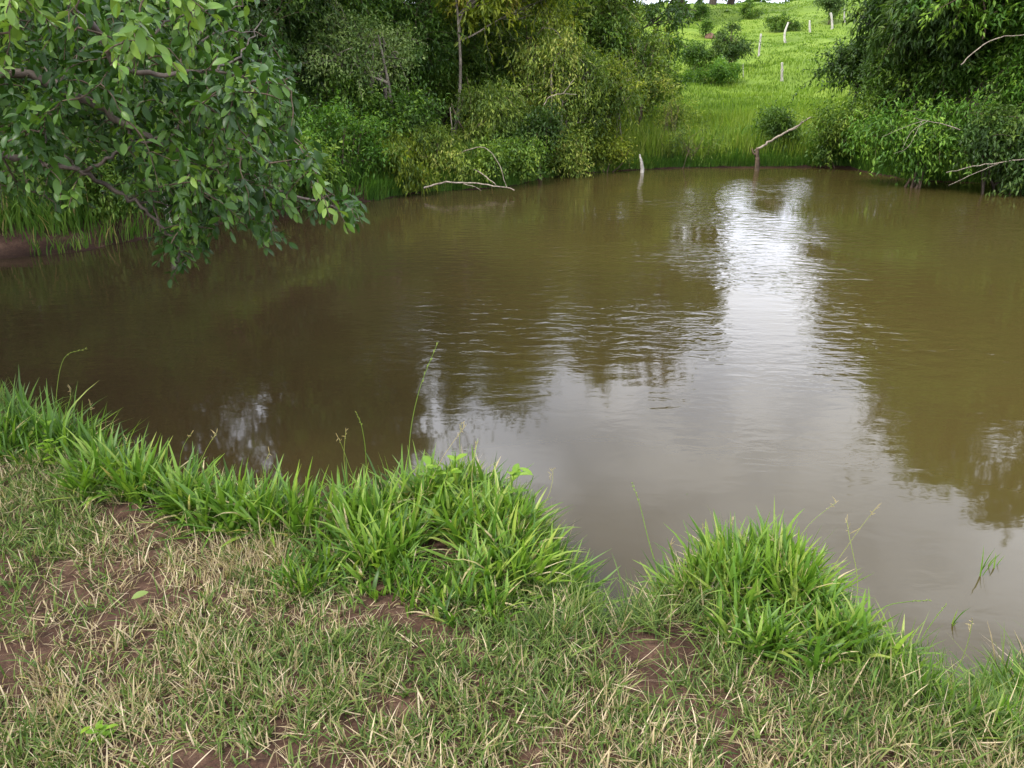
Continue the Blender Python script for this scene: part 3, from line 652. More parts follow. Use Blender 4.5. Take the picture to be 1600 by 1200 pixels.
def branch_obj(name, label, cat, paths, mat, group=None, sides=7, part=None):
    """paths: list of (points, r0, r1)"""
    rng = np.random.default_rng(len(label))
    base = np.asarray(paths[0][0][0], float)
    g = Geo()
    for pts, r0, r1 in paths:
        p_ = spline(pts, 5); p_ = p_ + rng.normal(0, r0 * (.05 if name in ('stump', 'stake') else .22), p_.shape)
        g.tube(p_, np.linspace(r0, r1, len(p_)) * (.75 if name in ('stump', 'stake') else .42 if group == 'bare branches on the right bank' else .55), sides, lump=.06, rng=rng)
    o_ = g.build(name, BM[mat], None, base); o_.location = base
    return tag(o_, label, cat, group)
# leaning branch with the stake it rests on
yb = 18.0
branch_obj("dead_branch", "long pale dead branch leaning up from the stake over the far shrubs", "branch",
           [([aty(1180, 236, yb), aty(1200, 222, yb + .1), aty(1225, 208, yb + .2), aty(1248, 195, yb + .35), aty(1270, 182, yb + .5)], .05, .03),
            ([aty(1232, 204, yb + .2), aty(1245, 200, yb), aty(1255, 186, yb - .1)], .018, .008)], "pale")
sp = aty(1182, 262, 17.95)
branch_obj("stake", "short dark weathered stake standing in the water under the leaning branch", "stake",
           [([sp + [0, 0, -.3], sp + [.01, 0, .1], sp + [-.02, 0, .25], sp + [-.03, 0, .42]], .075, .055), ([sp + [-.02, 0, .25], sp + [-.12, -.03, .33], sp + [-.16, -.03, .42]], .03, .02)], "brown")
st = aty(1002, 256, 17.6)
branch_obj("stump", "small pointed white stump on the bank at the end of the thicket", "stump",
           [([st + [.03, 0, -.25], st + [.01, 0, 0], st + [-.02, 0, .1], st + [-.05, 0, .2]], .062, .018)], "post")
st = aty(258, 322, 10.9)
branch_obj("stump", "pale broken stump on the left bank glimpsed through the guava foliage", "stump",
           [([st + [.03, 0, -.3], st + [0, 0, 0], st + [-.02, 0, .15], st + [-.06, 0, .33]], .055, .03)], "post")
G_D = "dead branches at the foot of the thicket"
yf = 14.1
branch_obj("dead_branch", "pale dead branch lying along the waterline beneath the thicket", "branch",
           [([aty(663, 293, yf), aty(690, 286, yf), aty(730, 286, yf + .1), aty(770, 290, yf + .1), aty(803, 296, yf)], .03, .018),
            ([aty(724, 287, yf), aty(742, 292, yf - .1), aty(752, 298, yf - .1)], .014, .007)], "pale", G_D)
branch_obj("dead_branch", "pale dead branch slanting down to the water right of the fallen one", "branch",
           [([aty(722, 259, 15.3), aty(740, 264, 15.0), aty(758, 275, 14.8), aty(775, 288, 14.5)], .028, .014)], "pale", G_D)
branch_obj("dead_vine", "arching bare vine that bends down into the water below the thicket", "vine",
           [([aty(690, 262, 15.3), aty(715, 242, 15.0), aty(745, 230, 14.7), aty(765, 236, 14.6), aty(782, 262, 14.5), aty(791, 292, 14.4)], .018, .010)], "pale", G_D)
branch_obj("dead_vine", "thin upright bare vine hanging straight down in front of the thicket", "vine",
           [([aty(703, 168, 15.6), aty(706, 205, 15.5), aty(703, 235, 15.4), aty(701, 260, 15.3)], .016, .012)], "pale", G_D)
branch_obj("dead_branch", "forked bare branch poking out of the tangled yellowish shrub", "branch",
           [([aty(850, 165, 16.4), aty(858, 152, 16.4), aty(880, 146, 16.5), aty(900, 148, 16.6)], .02, .01), ([aty(880, 146, 16.5), aty(892, 130, 16.5), aty(898, 122, 16.6)], .014, .007)], "pale", G_D)
G_RB = "bare branches on the right bank"
branch_obj("dead_branch", "thin pale bare branch arching through the upper right crown", "branch",
           [([aty(1502, 102, 13.9), aty(1520, 82, 13.9), aty(1548, 64, 14.0), aty(1575, 56, 14.1), aty(1610, 54, 14.2)], .02, .016)], "pale", G_RB)
branch_obj("dead_branch", "forked bare twigs above the overhanging shrub on the right", "branch",
           [([aty(1500, 202, 14.2), aty(1470, 193, 14.1), aty(1445, 188, 14.0), aty(1428, 184, 13.9)], .022, .008), ([aty(1450, 189, 14.0), aty(1425, 205, 13.8), aty(1410, 232, 13.7)], .010, .005),
            ([aty(1445, 188, 14.0), aty(1420, 196, 13.8), aty(1378, 214, 13.7)], .010, .005), ([aty(1440, 190, 13.9), aty(1418, 230, 13.7), aty(1396, 240, 13.6)], .009, .004)], "pale", G_RB)
branch_obj("dead_branch", "long pale branches reaching over the water at the right edge", "branch",
           [([aty(1620, 246, 13.9), aty(1570, 253, 13.8), aty(1520, 260, 13.6), aty(1478, 270, 13.4)], .026, .010), ([aty(1560, 255, 13.8), aty(1520, 272, 13.5), aty(1482, 290, 13.2)], .015, .007)], "pale", G_RB)
mx_, my_ = hill_at(1109, 63)
rng = np.random.default_rng(5)
uu, vv = np.meshgrid(np.linspace(0, 2 * pi, 25)[:-1], np.linspace(0, pi / 2, 9))
rr_ = 1 + .12 * (vnoise(np.cos(uu) * 2 + 5, np.sin(uu) * 2 + vv, 1.5, 3) - .5) * 2
mv = np.stack([.42 * np.cos(uu) * np.cos(vv) * rr_, .36 * np.sin(uu) * np.cos(vv) * rr_, .42 * np.sin(vv) * rr_ - .05], -1).reshape(-1, 3)
i = np.arange(8)[:, None] * 24; j = np.arange(24)[None]; k = (j + 1) % 24
mf = np.stack([i + j, i + k, i + k + 24, i + j + 24], -1).reshape(-1, 4)
mm = mesh_obj("termite_mound", mv, mf, bark_mat("red_earth", (.10, .055, .035), (.19, .105, .07), 5), None, None, True)
mm.scale = (.75, .75, .75); mm.location = (mx_, my_, gz(mx_, my_)); tag(mm, "low reddish earth mound left of the largest hill bush", "mound")

# ---------------------------------------------------------------- hill grass and bank grass (nobody could count them)
def grass_field(name, label, x, y, L, wd, matn, seed, tint, lean=.5, S_=3, d=None, az=None):
    rng = np.random.default_rng(seed); n = len(x)
    P = np.c_[x, y, ground_h(x, y, d) - .02]
    if az is None: az = rng.uniform(0, 2 * pi, n)
    v, f, k = blades(rng, P, az, L, wd, np.abs(rng.normal(.1, .15, n)), np.abs(rng.normal(lean, .4, n)), S_)
    o_ = mesh_obj(name, v, f, LM[matn], None, np.repeat(np.clip(tint, 0, 1), k)); tag(o_, label, "grass", kind="stuff"); return o_
rng = np.random.default_rng(100)
n = 150000
r = 18.0 * (88 / 18.0) ** (rng.random(n) ** 1.25)
a = rng.uniform(.02, .52, n)
x, y = r * np.sin(a), r * np.cos(a)
d = shore_dist(x, y); ok = d > .15
x, y, r, d = x[ok], y[ok], r[ok], d[ok]
cl = vnoise(x, y, .7, 31); cl2 = vnoise(x, y, .22, 37)
Lg = (.26 + .40 * cl) * np.interp(r, [18, 23, 28, 45, 90], [1.2, 1.05, .42, .18, .26]) * rng.uniform(.6, 1.2, len(x))
wg = np.interp(r, [18, 30, 50, 90], [.015, .026, .05, .10]) * rng.uniform(.6, 1.3, len(x))
grass_field("hill_grass", "bright green pasture grass covering the hill slope", x, y, Lg, wg, "hill", 101, .30 + .55 * (cl2 - .3) + rng.normal(0, .16, len(x)) + .22 * smooth((27 - r) / 4), d=d)

# long grass and weeds along the whole far waterline
n = 110000
_len = np.linalg.norm(np.roll(POND, -1, 0) - POND, axis=1) * (POND[:, 1] > 5.3); seg = rng.choice(len(POND), n, p=_len / _len.sum()); tt = rng.random(n)
A_, B_ = POND[seg], POND[(seg + 1) % len(POND)]
q = A_ + (B_ - A_) * tt[:, None]
q = q + unit(rng.normal(size=(n, 2))) * (rng.random(n) ** 1.5 * 1.7)[:, None]
d = shore_dist(q[:, 0], q[:, 1]); rr = np.hypot(q[:, 0], q[:, 1])
# bare red earth shows in patches at the left, where the bank drops to the water
bare = (vnoise(q[:, 0], q[:, 1], .9, 51) > .60) & (q[:, 0] < -3.5) & (d < .3)
ok = (d > -.02) & (d < 1.7) & (rr > 7.5) & (q[:, 1] > 5.5) & ~bare
q, d, rr = q[ok], d[ok], rr[ok]
cl = smooth((vnoise(q[:, 0], q[:, 1], 1.5, 53) - .22) / .5)
left_ = (q[:, 0] < -2.5) & (d < .16 + .35 * vnoise(q[:, 0], q[:, 1], 1.2, 54)) & (rng.random(len(q)) < .85)
q, d, rr, cl = q[~left_], d[~left_], rr[~left_], cl[~left_]
grass_field("bank_grass", "long mixed grass and weeds fringing the far waterline", q[:, 0], q[:, 1], (.20 + .5 * cl * (.4 + .6 * smooth(d / .7))) * rng.uniform(.6, 1.2, len(q)), .016 * rng.uniform(.6, 1.4, len(q)),
            "bank", 102, .22 + .6 * (vnoise(q[:, 0], q[:, 1], .5, 57) - .2) + rng.normal(0, .18, len(q)), .95, d=d, az=np.where((d < .3) & (rng.random(len(q)) < .75), np.arctan2(9 - q[:, 1], 3 - q[:, 0]) + rng.normal(0, .7, len(q)), rng.uniform(0, 2 * pi, len(q))))

# ---------------------------------------------------------------- short turf on the near bank
rng = np.random.default_rng(200)
nt_ = 15500
x = rng.uniform(-3.6, 2.7, nt_ * 3); y = rng.uniform(.75, 4.6, nt_ * 3)
ok = np.abs(x) < .35 + y * .78
x, y = x[ok], y[ok]
d = shore_dist(x, y)
den = vnoise(x, y, 2.6, 61, 3)
cover = .10 + .78 * smooth((den - .33) / .20)
leftbare = 1 - .74 * smooth((-.95 - x) / .4) * smooth((2.75 - y) / .5) * smooth((y - 1.6) / .3)
keep = (d > -.03) & (rng.random(len(x)) < cover * leftbare * np.interp(y, [.7, 2, 3, 4.5], [1, .85, .7, .55]))
x, y, d = x[keep], y[keep], d[keep]
nt_ = len(x)
tz = ground_h(x, y, d)
straw = vnoise(x, y, 1.6, 71, 3) + rng.normal(0, .13, nt_) + .06
straw = np.where(d < .4, straw - .35 * smooth((.4 - d) / .3), straw)
kb = rng.integers(6, 17, nt_)
idx = np.repeat(np.arange(nt_), kb); n = len(idx)
isst = rng.random(n) < np.clip(.37 + 2.0 * (straw[idx] - .55) + rng.normal(0, .28, nt_)[idx], .05, .88)
P = np.c_[x[idx] + rng.normal(0, .014, n), y[idx] + rng.normal(0, .014, n), tz[idx] - .006]
L = np.where(isst, rng.uniform(.022, .095, n), rng.uniform(.028, .092, n)) * ((.55 + .9 * vnoise(x, y, 2.3, 73) ** 1.5 + .25 * rng.random(nt_)) * (1 + 1.1 * smooth((.75 - d) / .6)))[idx]
wd = np.where(isst, .0017 + .0044 * rng.random(n) ** 2.2, .0026 + .0050 * rng.random(n) ** 1.3)
tint = np.where(isst, rng.uniform(.58, 1.0, n), np.clip(rng.normal(.30, .15, n), 0, .56))
az = rng.uniform(0, 2 * pi, n)
th0 = np.where(isst, rng.uniform(.15, 1.5, n), np.abs(rng.normal(.7, .45, n)))
th1 = th0 + np.where(isst, rng.normal(.25, .35, n), np.abs(rng.normal(.8, .55, n)))
v, f, k = blades(rng, P, az, L, wd, th0, th1, 4, .9)
tag(mesh_obj("turf_grass", v, f, LM["turf"], None, np.repeat(tint, k)), "short trodden turf of green blades and dry straw on the near bank", "grass", kind="stuff")
# loose dry stems lying on the turf
n = 6500
x = rng.uniform(-2.6, 2.2, n); y = rng.uniform(.85, 3.3, n); d = shore_dist(x, y); ok = d > .05
x, y, d = x[ok], y[ok], d[ok]; n = len(x)
P = np.c_[x, y, ground_h(x, y, d) + rng.uniform(.004, .03, n)]
v, f, k = blades(rng, P, rng.uniform(0, 2 * pi, n), rng.uniform(.025, .11, n), .0010 + .0032 * rng.random(n) ** 2.5, rng.uniform(1.2, 1.6, n), rng.uniform(1.3, 1.8, n), 4, 1.2)
tag(mesh_obj("dry_grass_litter", v, f, LM["turf"], None, np.repeat(.57 + .43 * rng.random(n) ** 1.3, k)), "loose dry straw stems lying across the trodden turf", "straw", kind="stuff")

# ---------------------------------------------------------------- grass tussocks on the water's edge
G_T = "grass tussocks on the near water's edge"
def tussock(label, spots, seed, nb=420, L=(.14, .30), wd=(.006, .013), out_=(0, 1), stalks=3, dry=.07, tint=(.45, .18), weeds=0, lean=.55, name="grass_tussock", stalk_h=(.25, .42)):
    """spots: list of (px, py, radius) on the bank"""
    rng = np.random.default_rng(seed)
    pts = [(atz(px, py, .33)[:2], r_) for px, py, r_ in spots]
    ctr = np.mean([p_ for p_, _ in pts], 0); cz = max(gz(*ctr), 0.05)
    root = empty(name, (ctr[0], ctr[1], cz), label, "grass tussock", G_T)
    off = np.array([ctr[0], ctr[1], cz])
    bl = {"blades": [], "dry_blades": []}
    for (c, r_) in pts:
        crowns = max(6, int(nb / 16))
        a = rng.uniform(0, 2 * pi, crowns); q = np.sqrt(rng.random(crowns)) * r_
        cx, cy = c[0] + np.cos(a) * q, c[1] + np.sin(a) * q * .8
        for typ, m_ in (("blades", int(nb * .78)), ("dry_blades", int(nb * dry * 1.2))):
            i_ = rng.integers(0, crowns, m_)
            x_, y_ = cx[i_] + rng.normal(0, .016, m_), cy[i_] + rng.normal(0, .016, m_)
            d_ = shore_dist(x_, y_); z_ = np.maximum(ground_h(x_, y_, d_), .0) - .01
            o_az = np.arctan2(cy[i_] - c[1] + out_[1] * r_ * .7, cx[i_] - c[0] + out_[0] * r_ * .7)
            az_ = o_az + rng.normal(0, 1.8, m_)
            edge = np.hypot(cx[i_] - c[0], cy[i_] - c[1]) / r_
            L_ = (L[0] * .5 + (L[1] * 1.25 - L[0] * .7) * rng.beta(1.6, 1.9, m_)) * (1.1 - .2 * edge) * (1 if typ == "blades" else .85)
            t0 = np.abs(rng.normal(.25 + .40 * edge, .42, m_)); t1 = t0 + np.abs(rng.normal(lean, .55, m_))
            if typ == "dry_blades": t0 += .35; t1 += .5
            bl[typ].append((np.c_[x_, y_, z_], az_, L_, 1.35 * (wd[0] + (wd[1] * 1.35 - wd[0]) * rng.beta(1.2, 2, m_)) * (1 if typ == "blades" else .7), t0, t1))
    for typ, lst in bl.items():
        P_, az_, L_, w_, t0, t1 = [np.concatenate(q) for q in zip(*lst)]
        v, f, k = blades(rng, P_, az_, L_, w_, t0, t1, 5, .6, fold=.22)
        tn = np.clip(rng.normal(tint[0] - .06, tint[1] + .06, len(P_)), 0, .88) if typ == "blades" else rng.uniform(.92, 1, len(P_))
        mesh_obj(typ, v - off, f, LM["grass"], root, np.repeat(tn, k))
    for s_ in range(stalks):
        c, r_ = pts[rng.integers(len(pts))]
        p0 = np.array([c[0] + rng.uniform(-1, 1) * r_ * .7, c[1] + rng.uniform(-.2, 1) * r_ * .7, 0]); p0[2] = max(gz(p0[0], p0[1]), 0)
        p1 = p0 + np.array([rng.normal(0, .09), rng.normal(.04, .05), rng.uniform(*stalk_h)])
        g = Geo(); cv = curve(p0, p1, rng, 9, .05); g.tube(cv - off, np.linspace(.0016, .0007, 9), 4, t=rng.uniform(.6, .96), cap=False)
        for h_ in range(rng.integers(5, 9)):
            b_ = cv[-1] * (1 - h_ * .045) + cv[-4] * h_ * .045 - off
            e_ = b_ + rng.normal(0, .008, 3) + [0, 0, .010]
            g.tube(np.array([b_, (b_ + e_) / 2, e_]), np.array([.0007, .0013, .0004]), 4, t=.95, cap=False)
        g.build("seed_stalk", LM["grass"], root)
    return root
tussock("dark green weedy tussock at the left edge of the near bank", [(40, 705, .26), (100, 725, .2), (-40, 720, .3)], 301, 380, (.16, .34), (.006, .011), (.2, 1), 3, .06, (.30, .15))
tussock("spiky tussock fanning right beside the dark water, second from the left", [(165, 772, .12), (222, 782, .09)], 302, 300, (.16, .30), (.008, .014), (.9, .5), 3, .07, (.5, .16))
tussock("spiky tussock with broad upright blades, third from the left", [(355, 828, .12), (420, 830, .09), (470, 842, .08), (295, 806, .06)], 303, 290, (.16, .29), (.008, .015), (.6, .7), 3, .08, (.5, .16))
tussock("tall bright tussock with seed stalks in the middle of the bank", [(560, 838, .15), (640, 815, .15), (600, 870, .16)], 304, 420, (.15, .28), (.007, .013), (.1, .9), 4, .08, (.52, .17), stalk_h=(.3, .5))
tussock("wide bright tussock bulging over the water right of the middle", [(715, 800, .12), (740, 845, .16), (800, 850, .13), (790, 905, .16), (868, 905, .08)], 305, 400, (.15, .27), (.007, .014), (.6, .7), 3, .08, (.58, .17))
tussock("shorter grass clump in front of the wide bright tussock", [(620, 935, .16), (740, 955, .16), (500, 915, .14)], 306, 300, (.08, .17), (.005, .010), (.1, .3), 0, .16, (.42, .2))
tussock("large rounded tussock on the right beside the open water", [(1080, 920, .12), (1150, 905, .12), (1215, 915, .10), (1140, 955, .14), (1230, 960, .1)], 307, 420, (.14, .26), (.006, .012), (.1, .8), 5, .10, (.55, .18), stalk_h=(.18, .34))
tussock("sprawling tussock running down to the water at the lower right", [(1180, 1015, .12), (1280, 985, .10), (1265, 1035, .12), (1340, 1040, .09)], 308, 330, (.10, .20), (.006, .012), (.8, .4), 2, .12, (.48, .18), lean=.8)
tussock("small grass clump between the lower right water and the turf", [(1430, 1105, .08), (1520, 1140, .09), (1590, 1150, .1)], 309, 210, (.06, .14), (.003, .007), (.2, .5), 1, .15, (.42, .18))
tussock("arching tussock in the water cut off by the right edge", [(1600, 1012, .06), (1625, 1035, .08)], 310, 170, (.14, .26), (.008, .014), (-.9, .3), 0, .12, (.42, .2), lean=.9)

# tall seed stalk and the little reeds standing in the water
G_RD = "grass sprigs standing in the shallow water"
def sprig(label, px, py, n_, L, seed, lean=(0, 0)):
    rng = np.random.default_rng(seed); c = atz(px, py, 0.0)
    P_ = np.c_[c[0] + rng.normal(0, .012, n_), c[1] + rng.normal(0, .012, n_), np.full(n_, -.05)]
    az_ = np.arctan2(lean[1], lean[0]) + rng.normal(0, .7, n_)
    v, f, k = blades(rng, P_, az_, L * rng.uniform(.7, 1.1, n_), rng.uniform(.004, .008, n_), rng.uniform(.05, .3, n_), rng.uniform(.3, .9, n_), 5, .4, .2)
    o_ = mesh_obj("water_grass", v - c, f, LM["grass"], None, np.repeat(np.clip(rng.normal(.35, .2, n_), 0, 1), k)); o_.location = c
    tag(o_, label, "water grass", G_RD)
sprig("tallest grass sprig rising from the water near the right edge", 1532, 898, 5, .20, 401, (1, .2))
sprig("small grass sprig in the water right of the tallest one", 1553, 885, 3, .12, 402, (1, .6))
sprig("bent grass sprig in the water between the lower right tussock and the right edge", 1485, 975, 4, .15, 403, (1, -.2))
sprig("tiny lone sprig in the open water between the two big tussocks", 1070, 775, 2, .08, 404)
sprig("grass sprig at the waterline below the bent sprig", 1478, 1040, 5, .14, 405, (.3, .6))
def stalk(label, path, seed):
    rng = np.random.default_rng(seed); p_ = spline(path, 6); base = p_[0].copy()
    g = Geo(); g.tube(p_ - base, np.linspace(.0022, .0008, len(p_)), 5, t=.6, cap=False)
    for h_ in range(12):
        b_ = p_[-1 - h_ // 2] - base; e_ = b_ + unit(rng.normal(0, 1, 3)) * .006 + (p_[-1] - p_[-3]) * .2
        g.tube(np.array([b_, (b_ + e_) / 2, e_]), np.array([.0008, .0016, .0005]), 4, t=.8, cap=False)
    o_ = g.build("seed_stalk_grass", LM["grass"]); o_.location = base
    tag(o_, label, "grass stalk", "tall seed stalks over the water")
b0 = atz(640, 790, .33); stalk("tallest thin seed stalk rising above the middle tussock over the water", [b0, aty(640, 690, b0[1] + .05), aty(655, 610, b0[1] + .1), aty(682, 540, b0[1] + .15)], 1)
b0 = atz(570, 800, .33); stalk("seed stalk standing left of the tallest one", [b0, aty(572, 720, b0[1] + .05), aty(566, 670, b0[1] + .05), aty(557, 645, b0[1] + .06)], 2)
b0 = atz(1035, 915, .30); stalk("thin stalk leaning left from the right tussock", [b0, aty(1015, 850, b0[1] + .1), aty(1000, 790, b0[1] + .18), aty(988, 755, b0[1] + .22)], 3)
b0 = atz(1350, 990, .25); stalk("dry stalk leaning right over the water from the lower right tussock", [b0, aty(1380, 950, b0[1] + .05), aty(1420, 940, b0[1] + .1), aty(1452, 938, b0[1] + .12)], 4)
b0 = atz(1445, 1020, .12); stalk("dry stalk rising from the shallow water near the bent sprig", [b0, aty(1440, 1000, b0[1]), aty(1462, 965, b0[1] + .05), aty(1478, 945, b0[1] + .08)], 5)
b0 = atz(90, 690, .33); stalk("seed stalk bending right over the dark water at the left edge", [b0, aty(88, 620, b0[1] + .05), aty(100, 560, b0[1] + .1), aty(133, 545, b0[1] + .15)], 6)

def weed(label, px, py, seed, n_=16, size=.055, h=.22):
    rng = np.random.default_rng(seed); c = atz(px, py, .33); c[2] = max(gz(c[0], c[1]), .05)
    root = empty("broadleaf_weed", c, label, "weed", "broadleaf weeds on the near bank")
    g = Geo(); P_, D_ = [], []
    for s_ in range(4):
        e = np.array([rng.normal(0, .05), rng.normal(.02, .04), h * rng.uniform(.7, 1.1)])
        cv = curve((0, 0, -.02), e, rng, 6, .05); g.tube(cv, np.linspace(.003, .0015, 6), 5, t=.4)
        for q_ in range(n_ // 4):
            a = rng.uniform(0, 2 * pi); P_.append(cv[2 + int(q_ * 4 / (n_ / 4))] if q_ else cv[-1]); D_.append([cos(a), sin(a), .5])
    P_, D_ = np.array(P_), np.array(D_); m_ = len(P_)
    v, f, k = leaves(P_, D_, np.tile([0, 0, 1.0], (m_, 1)), size * rng.uniform(.7, 1.2, m_), size * .5 * rng.uniform(.8, 1.1, m_), LEAF_NEAR)
    g.build("stems", LM["weed"], root); mesh_obj("leaves", v, f, LM["weed"], root, np.repeat(rng.random(m_), k), True)
weed("bright yellow green broadleaf weed rising from the top of the middle tussock", 695, 815, 501, 24, .06, .24)
weed("broadleaf weed in the right part of the wide bright tussock", 800, 830, 502, 20, .06, .22)
weed("broadleaf weed inside the dark tussock at the left edge", 95, 745, 503, 24, .05, .18)
weed("small green seedling on the trodden turf at the bottom left", 165, 1180, 504, 12, .035, .05)
# one fallen leaf
c = atz(205, 942, .37); c[2] = gz(c[0], c[1]) + .035
v, f, k = leaves(np.zeros((1, 3)), np.array([[.8, .5, .25]]), np.array([[0, -.3, 1.0]]), np.array([.06]), np.array([.028]), LEAF_NEAR)
o_ = mesh_obj("fallen_leaf", v, f, LM["sage"], None, np.full(len(v), .8), True); o_.location = c; tag(o_, "single pale green fallen leaf lying on the turf at the left", "leaf")

# ---------------------------------------------------------------- the guava tree that hangs in from the left
rng = np.random.default_rng(600)
TB = np.array([-4.7, 3.5]); tbz = max(gz(*TB), .2)
off = np.array([TB[0], TB[1], tbz])
guava = empty("guava_tree", tuple(off), "guava tree overhanging the pond with glossy oval leaves at the upper left", "tree")
g = Geo()
tr = spline([[TB[0], TB[1], tbz - .2], [TB[0] + .05, TB[1] + .05, 1.2], [TB[0] - .1, TB[1] + .1, 2.4], [TB[0] + .1, TB[1] + .3, 3.6], [TB[0] + .3, TB[1] + .5, 4.8]], 5)
g.tube(tr - off, np.linspace(.13, .05, len(tr)), 10, lump=.04, rng=rng); g.build("trunk", BM["guava"], guava)
limbs = []
def limb(pts, r0, r1):
    p_ = spline(pts, 6); p_[1:-1] += rng.normal(0, .008, (len(p_) - 2, 3))
    g_ = Geo(); g_.tube(p_ - off, np.linspace(r0 * .62, r1 * .8, len(p_)), 8, lump=.05, rng=rng); g_.build("limb", BM["guava"], guava); limbs.append(p_)
limb([tr[7], aty(-60, 120, 3.8), aty(115, 150, 3.9), aty(200, 195, 4.0), aty(262, 230, 4.05), aty(330, 262, 4.2), aty(400, 285, 4.3), aty(470, 308, 4.4), aty(520, 322, 4.5)], .040, .006)
limb([tr[5], aty(-120, 225, 3.5), aty(0, 241, 3.6), aty(60, 258, 3.65), aty(128, 268, 3.7), aty(200, 310, 3.8), aty(250, 350, 3.85), aty(280, 395, 3.9)], .034, .006)
limb([aty(128, 268, 3.7), aty(165, 250, 3.7), aty(200, 232, 3.75), aty(260, 215, 3.8)], .016, .006)
limb([tr[10], aty(-30, -40, 3.4), aty(120, 20, 3.3), aty(165, 70, 3.35), aty(195, 110, 3.4), aty(270, 115, 3.5), aty(340, 110, 3.7), aty(420, 130, 4.0)], .030, .006)
limb([aty(200, 195, 4.0), aty(207, 225, 4.0), aty(210, 245, 4.02), aty(235, 300, 4.05), aty(255, 370, 4.1)], .016, .006)
limb([aty(330, 262, 4.2), aty(360, 250, 4.2), aty(400, 245, 4.3)], .009, .004)
limb([tr[13], aty(-100, -160, 3.2), aty(100, -120, 3.0), aty(260, -40, 2.9), aty(300, 30, 2.95)], .028, .005)
limb([tr[18], [-4.9, 2.6, 5.0], [-4.2, 1.8, 5.3], [-3.4, 1.6, 5.3]], .035, .008)
limb([tr[15], [-3.6, 4.2, 4.2], [-2.4, 4.6, 4.6], [-1.4, 4.9, 4.5]], .035, .008)
limb([tr[17], [-3.9, 4.9, 4.6], [-3.0, 5.8, 4.7], [-2.2, 6.5, 4.4]], .035, .008)
limb([aty(262, 230, 4.05), aty(300, 290, 4.2), aty(380, 330, 4.4), aty(420, 350, 4.5)], .010, .004)
for pts_ in ([(60, 258, 3.65), (75, 200, 3.8), (100, 120, 4.0), (150, 60, 4.2)], [(262, 230, 4.05), (290, 180, 4.2), (340, 150, 4.4), (390, 160, 4.5)],
             [(330, 262, 4.2), (380, 215, 4.4), (430, 200, 4.6), (460, 215, 4.7)], [(195, 110, 3.4), (230, 60, 3.6), (300, 20, 3.8), (380, 10, 4.0)],
             [(400, 285, 4.3), (430, 260, 4.5), (470, 262, 4.6)], [(270, 115, 3.5), (320, 60, 3.9), (400, 50, 4.3)], [(340, 110, 3.7), (380, 80, 4.0), (410, 30, 4.3)],
             [(0, 241, 3.6), (30, 290, 3.8), (70, 305, 4.0)], [(115, 150, 3.9), (60, 90, 4.2), (20, 20, 4.4)], [(200, 310, 3.8), (260, 320, 4.1), (330, 340, 4.4)],
             [(115, 150, 3.9), (160, 190, 4.5), (240, 175, 4.9)], [(128, 268, 3.7), (80, 220, 4.3), (20, 170, 4.6)], [(280, 395, 3.9), (275, 410, 3.9), (272, 422, 3.92)]):
    limb([aty(*q_) for q_ in pts_], .009, .003)
LP = np.concatenate(limbs)
poly = np.array([(-80, -60), (430, -60), (425, 40), (455, 120), (470, 190), (490, 240), (505, 290), (560, 320), (548, 372), (525, 345), (480, 335), (440, 352), (422, 388), (392, 345), (345, 345), (315, 395), (278, 428),
                 (245, 380), (215, 345), (165, 330), (100, 312), (40, 300), (-80, 315)], float)
def inside(px, py):
    r_ = np.zeros(len(px), bool)
    for (ax, ay), (b1, b2) in zip(poly, np.roll(poly, -1, 0)):
        c_ = (ay > py) != (b2 > py); r_ ^= c_ & (px < (b1 - ax) * (py - ay) / ((b2 - ay) or 1e-9) + ax)
    return r_
px = rng.uniform(-80, 560, 2300); py = rng.uniform(-60, 430, 2300); ok = inside(px, py)
px, py = px[ok], py[ok]
dens = vnoise(px, py, .024, 77, 2); ok = (dens > .43) & (rng.random(len(px)) < np.where(py > 330, 1.0, .85)); px, py = px[ok], py[ok]
dist = np.clip(rng.normal(4.3, .55, len(px)), 3.2, 5.6)
nearm = (py < 120) & (px < 330) & (rng.random(len(px)) < .11 * (1.25 - py / 120)); dist[nearm] = rng.uniform(2.5, 3.0, nearm.sum())
tips = np.array([aty(a_, b_, c_) for a_, b_, c_ in zip(px, py, dist)])
youth = np.where(nearm, .82, np.clip(rng.normal(.47, .19, len(px)), .05, .85))
bkx = rng.uniform(-80, 470, 620); bky = rng.uniform(-60, 330, 620); ok = inside(bkx, bky) & (vnoise(bkx, bky, .02, 91, 2) > .40); bkx, bky = bkx[ok], bky[ok]
tips = np.vstack([tips, [aty(a_, b_, rng.uniform(4.9, 6.3)) for a_, b_ in zip(bkx, bky)]]); youth = np.r_[youth, rng.uniform(.1, .5, len(bkx))]
up_n = 1500
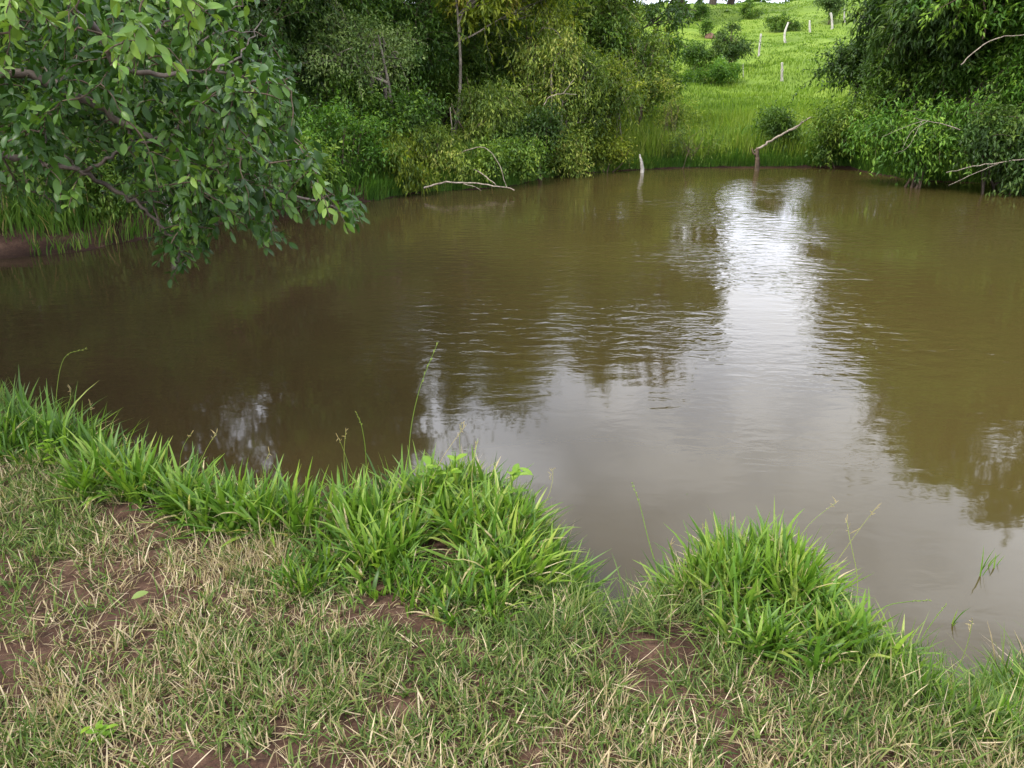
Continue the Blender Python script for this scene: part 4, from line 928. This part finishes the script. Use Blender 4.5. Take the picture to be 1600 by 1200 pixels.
ut = rng.normal(size=(up_n, 3)); ut = unit(ut) * (rng.random((up_n, 1)) ** .4) * np.array([3.1, 3.3, 1.8]) + np.array([-4.0, 4.4, 5.0])
ut = ut[(ut[:, 2] - CAMZ) > .10 * ut[:, 1] + .15]
tips = np.vstack([tips, ut]); youth = np.r_[youth, rng.uniform(.3, .7, len(ut))]
gt_ = Geo(); P_, D_, U_, T_, L_ = [], [], [], [], []
NET = LP.copy(); order = []
d0 = np.array([np.min(np.linalg.norm(LP - tp, axis=1)) for tp in tips])
for q_ in np.argsort(d0):
    tp, yo = tips[q_], youth[q_]
    dd = np.linalg.norm(NET - tp, axis=1) + .2 * np.maximum(0, tp[2] - NET[:, 2])
    s_ = NET[np.argmin(dd)]
    drop = np.array([rng.normal(0, .05), rng.normal(0, .05), -rng.uniform(.02, .14)])
    cv = curve(s_, tp + drop * .3, rng, 7, .07, -.05); cv[-1] += drop * .5
    gt_.tube(cv - off, np.linspace(.0036, .0016, 7), 4, cap=False)
    NET = np.vstack([NET, cv[3:]])
    k_ = rng.integers(4, 8) * 2; d_t = unit(cv[-1] - cv[-3])
    ln = rng.uniform(.14, .26); a0 = rng.uniform(0, pi)
    for i_ in range(k_):
        t_ = (i_ // 2) / (k_ / 2); base = cv[-1] - d_t * ln * (1 - t_)
        a = a0 + (i_ % 2) * pi + (i_ // 2) * pi / 2
        e1 = unit(np.cross(d_t, [.2, .1, .97])); e2 = np.cross(d_t, e1)
        P_.append(base); D_.append(e1 * cos(a) + e2 * sin(a) + d_t * (.45 + t_) + [0, 0, -.25] + rng.normal(0, .38, 3)); U_.append([rng.normal(0, .7), rng.normal(0, .7), 1.0])
        T_.append(np.clip(yo + rng.normal(0, .09) + .12 * t_, 0, 1)); L_.append((.038 + .055 * rng.beta(2.0, 1.8)) * (1 - .25 * t_))
P_, D_, U_, T_, L_ = map(np.array, (P_, D_, U_, T_, L_))
v, f, k = leaves(P_, D_, U_, L_, L_ * rng.uniform(.34, .47, len(L_)), LEAF_NEAR)
gt_.build("twigs", BM["brown"], guava)
mesh_obj("crown", v - off, f, LM["guava"], guava, np.repeat(T_, k), True)
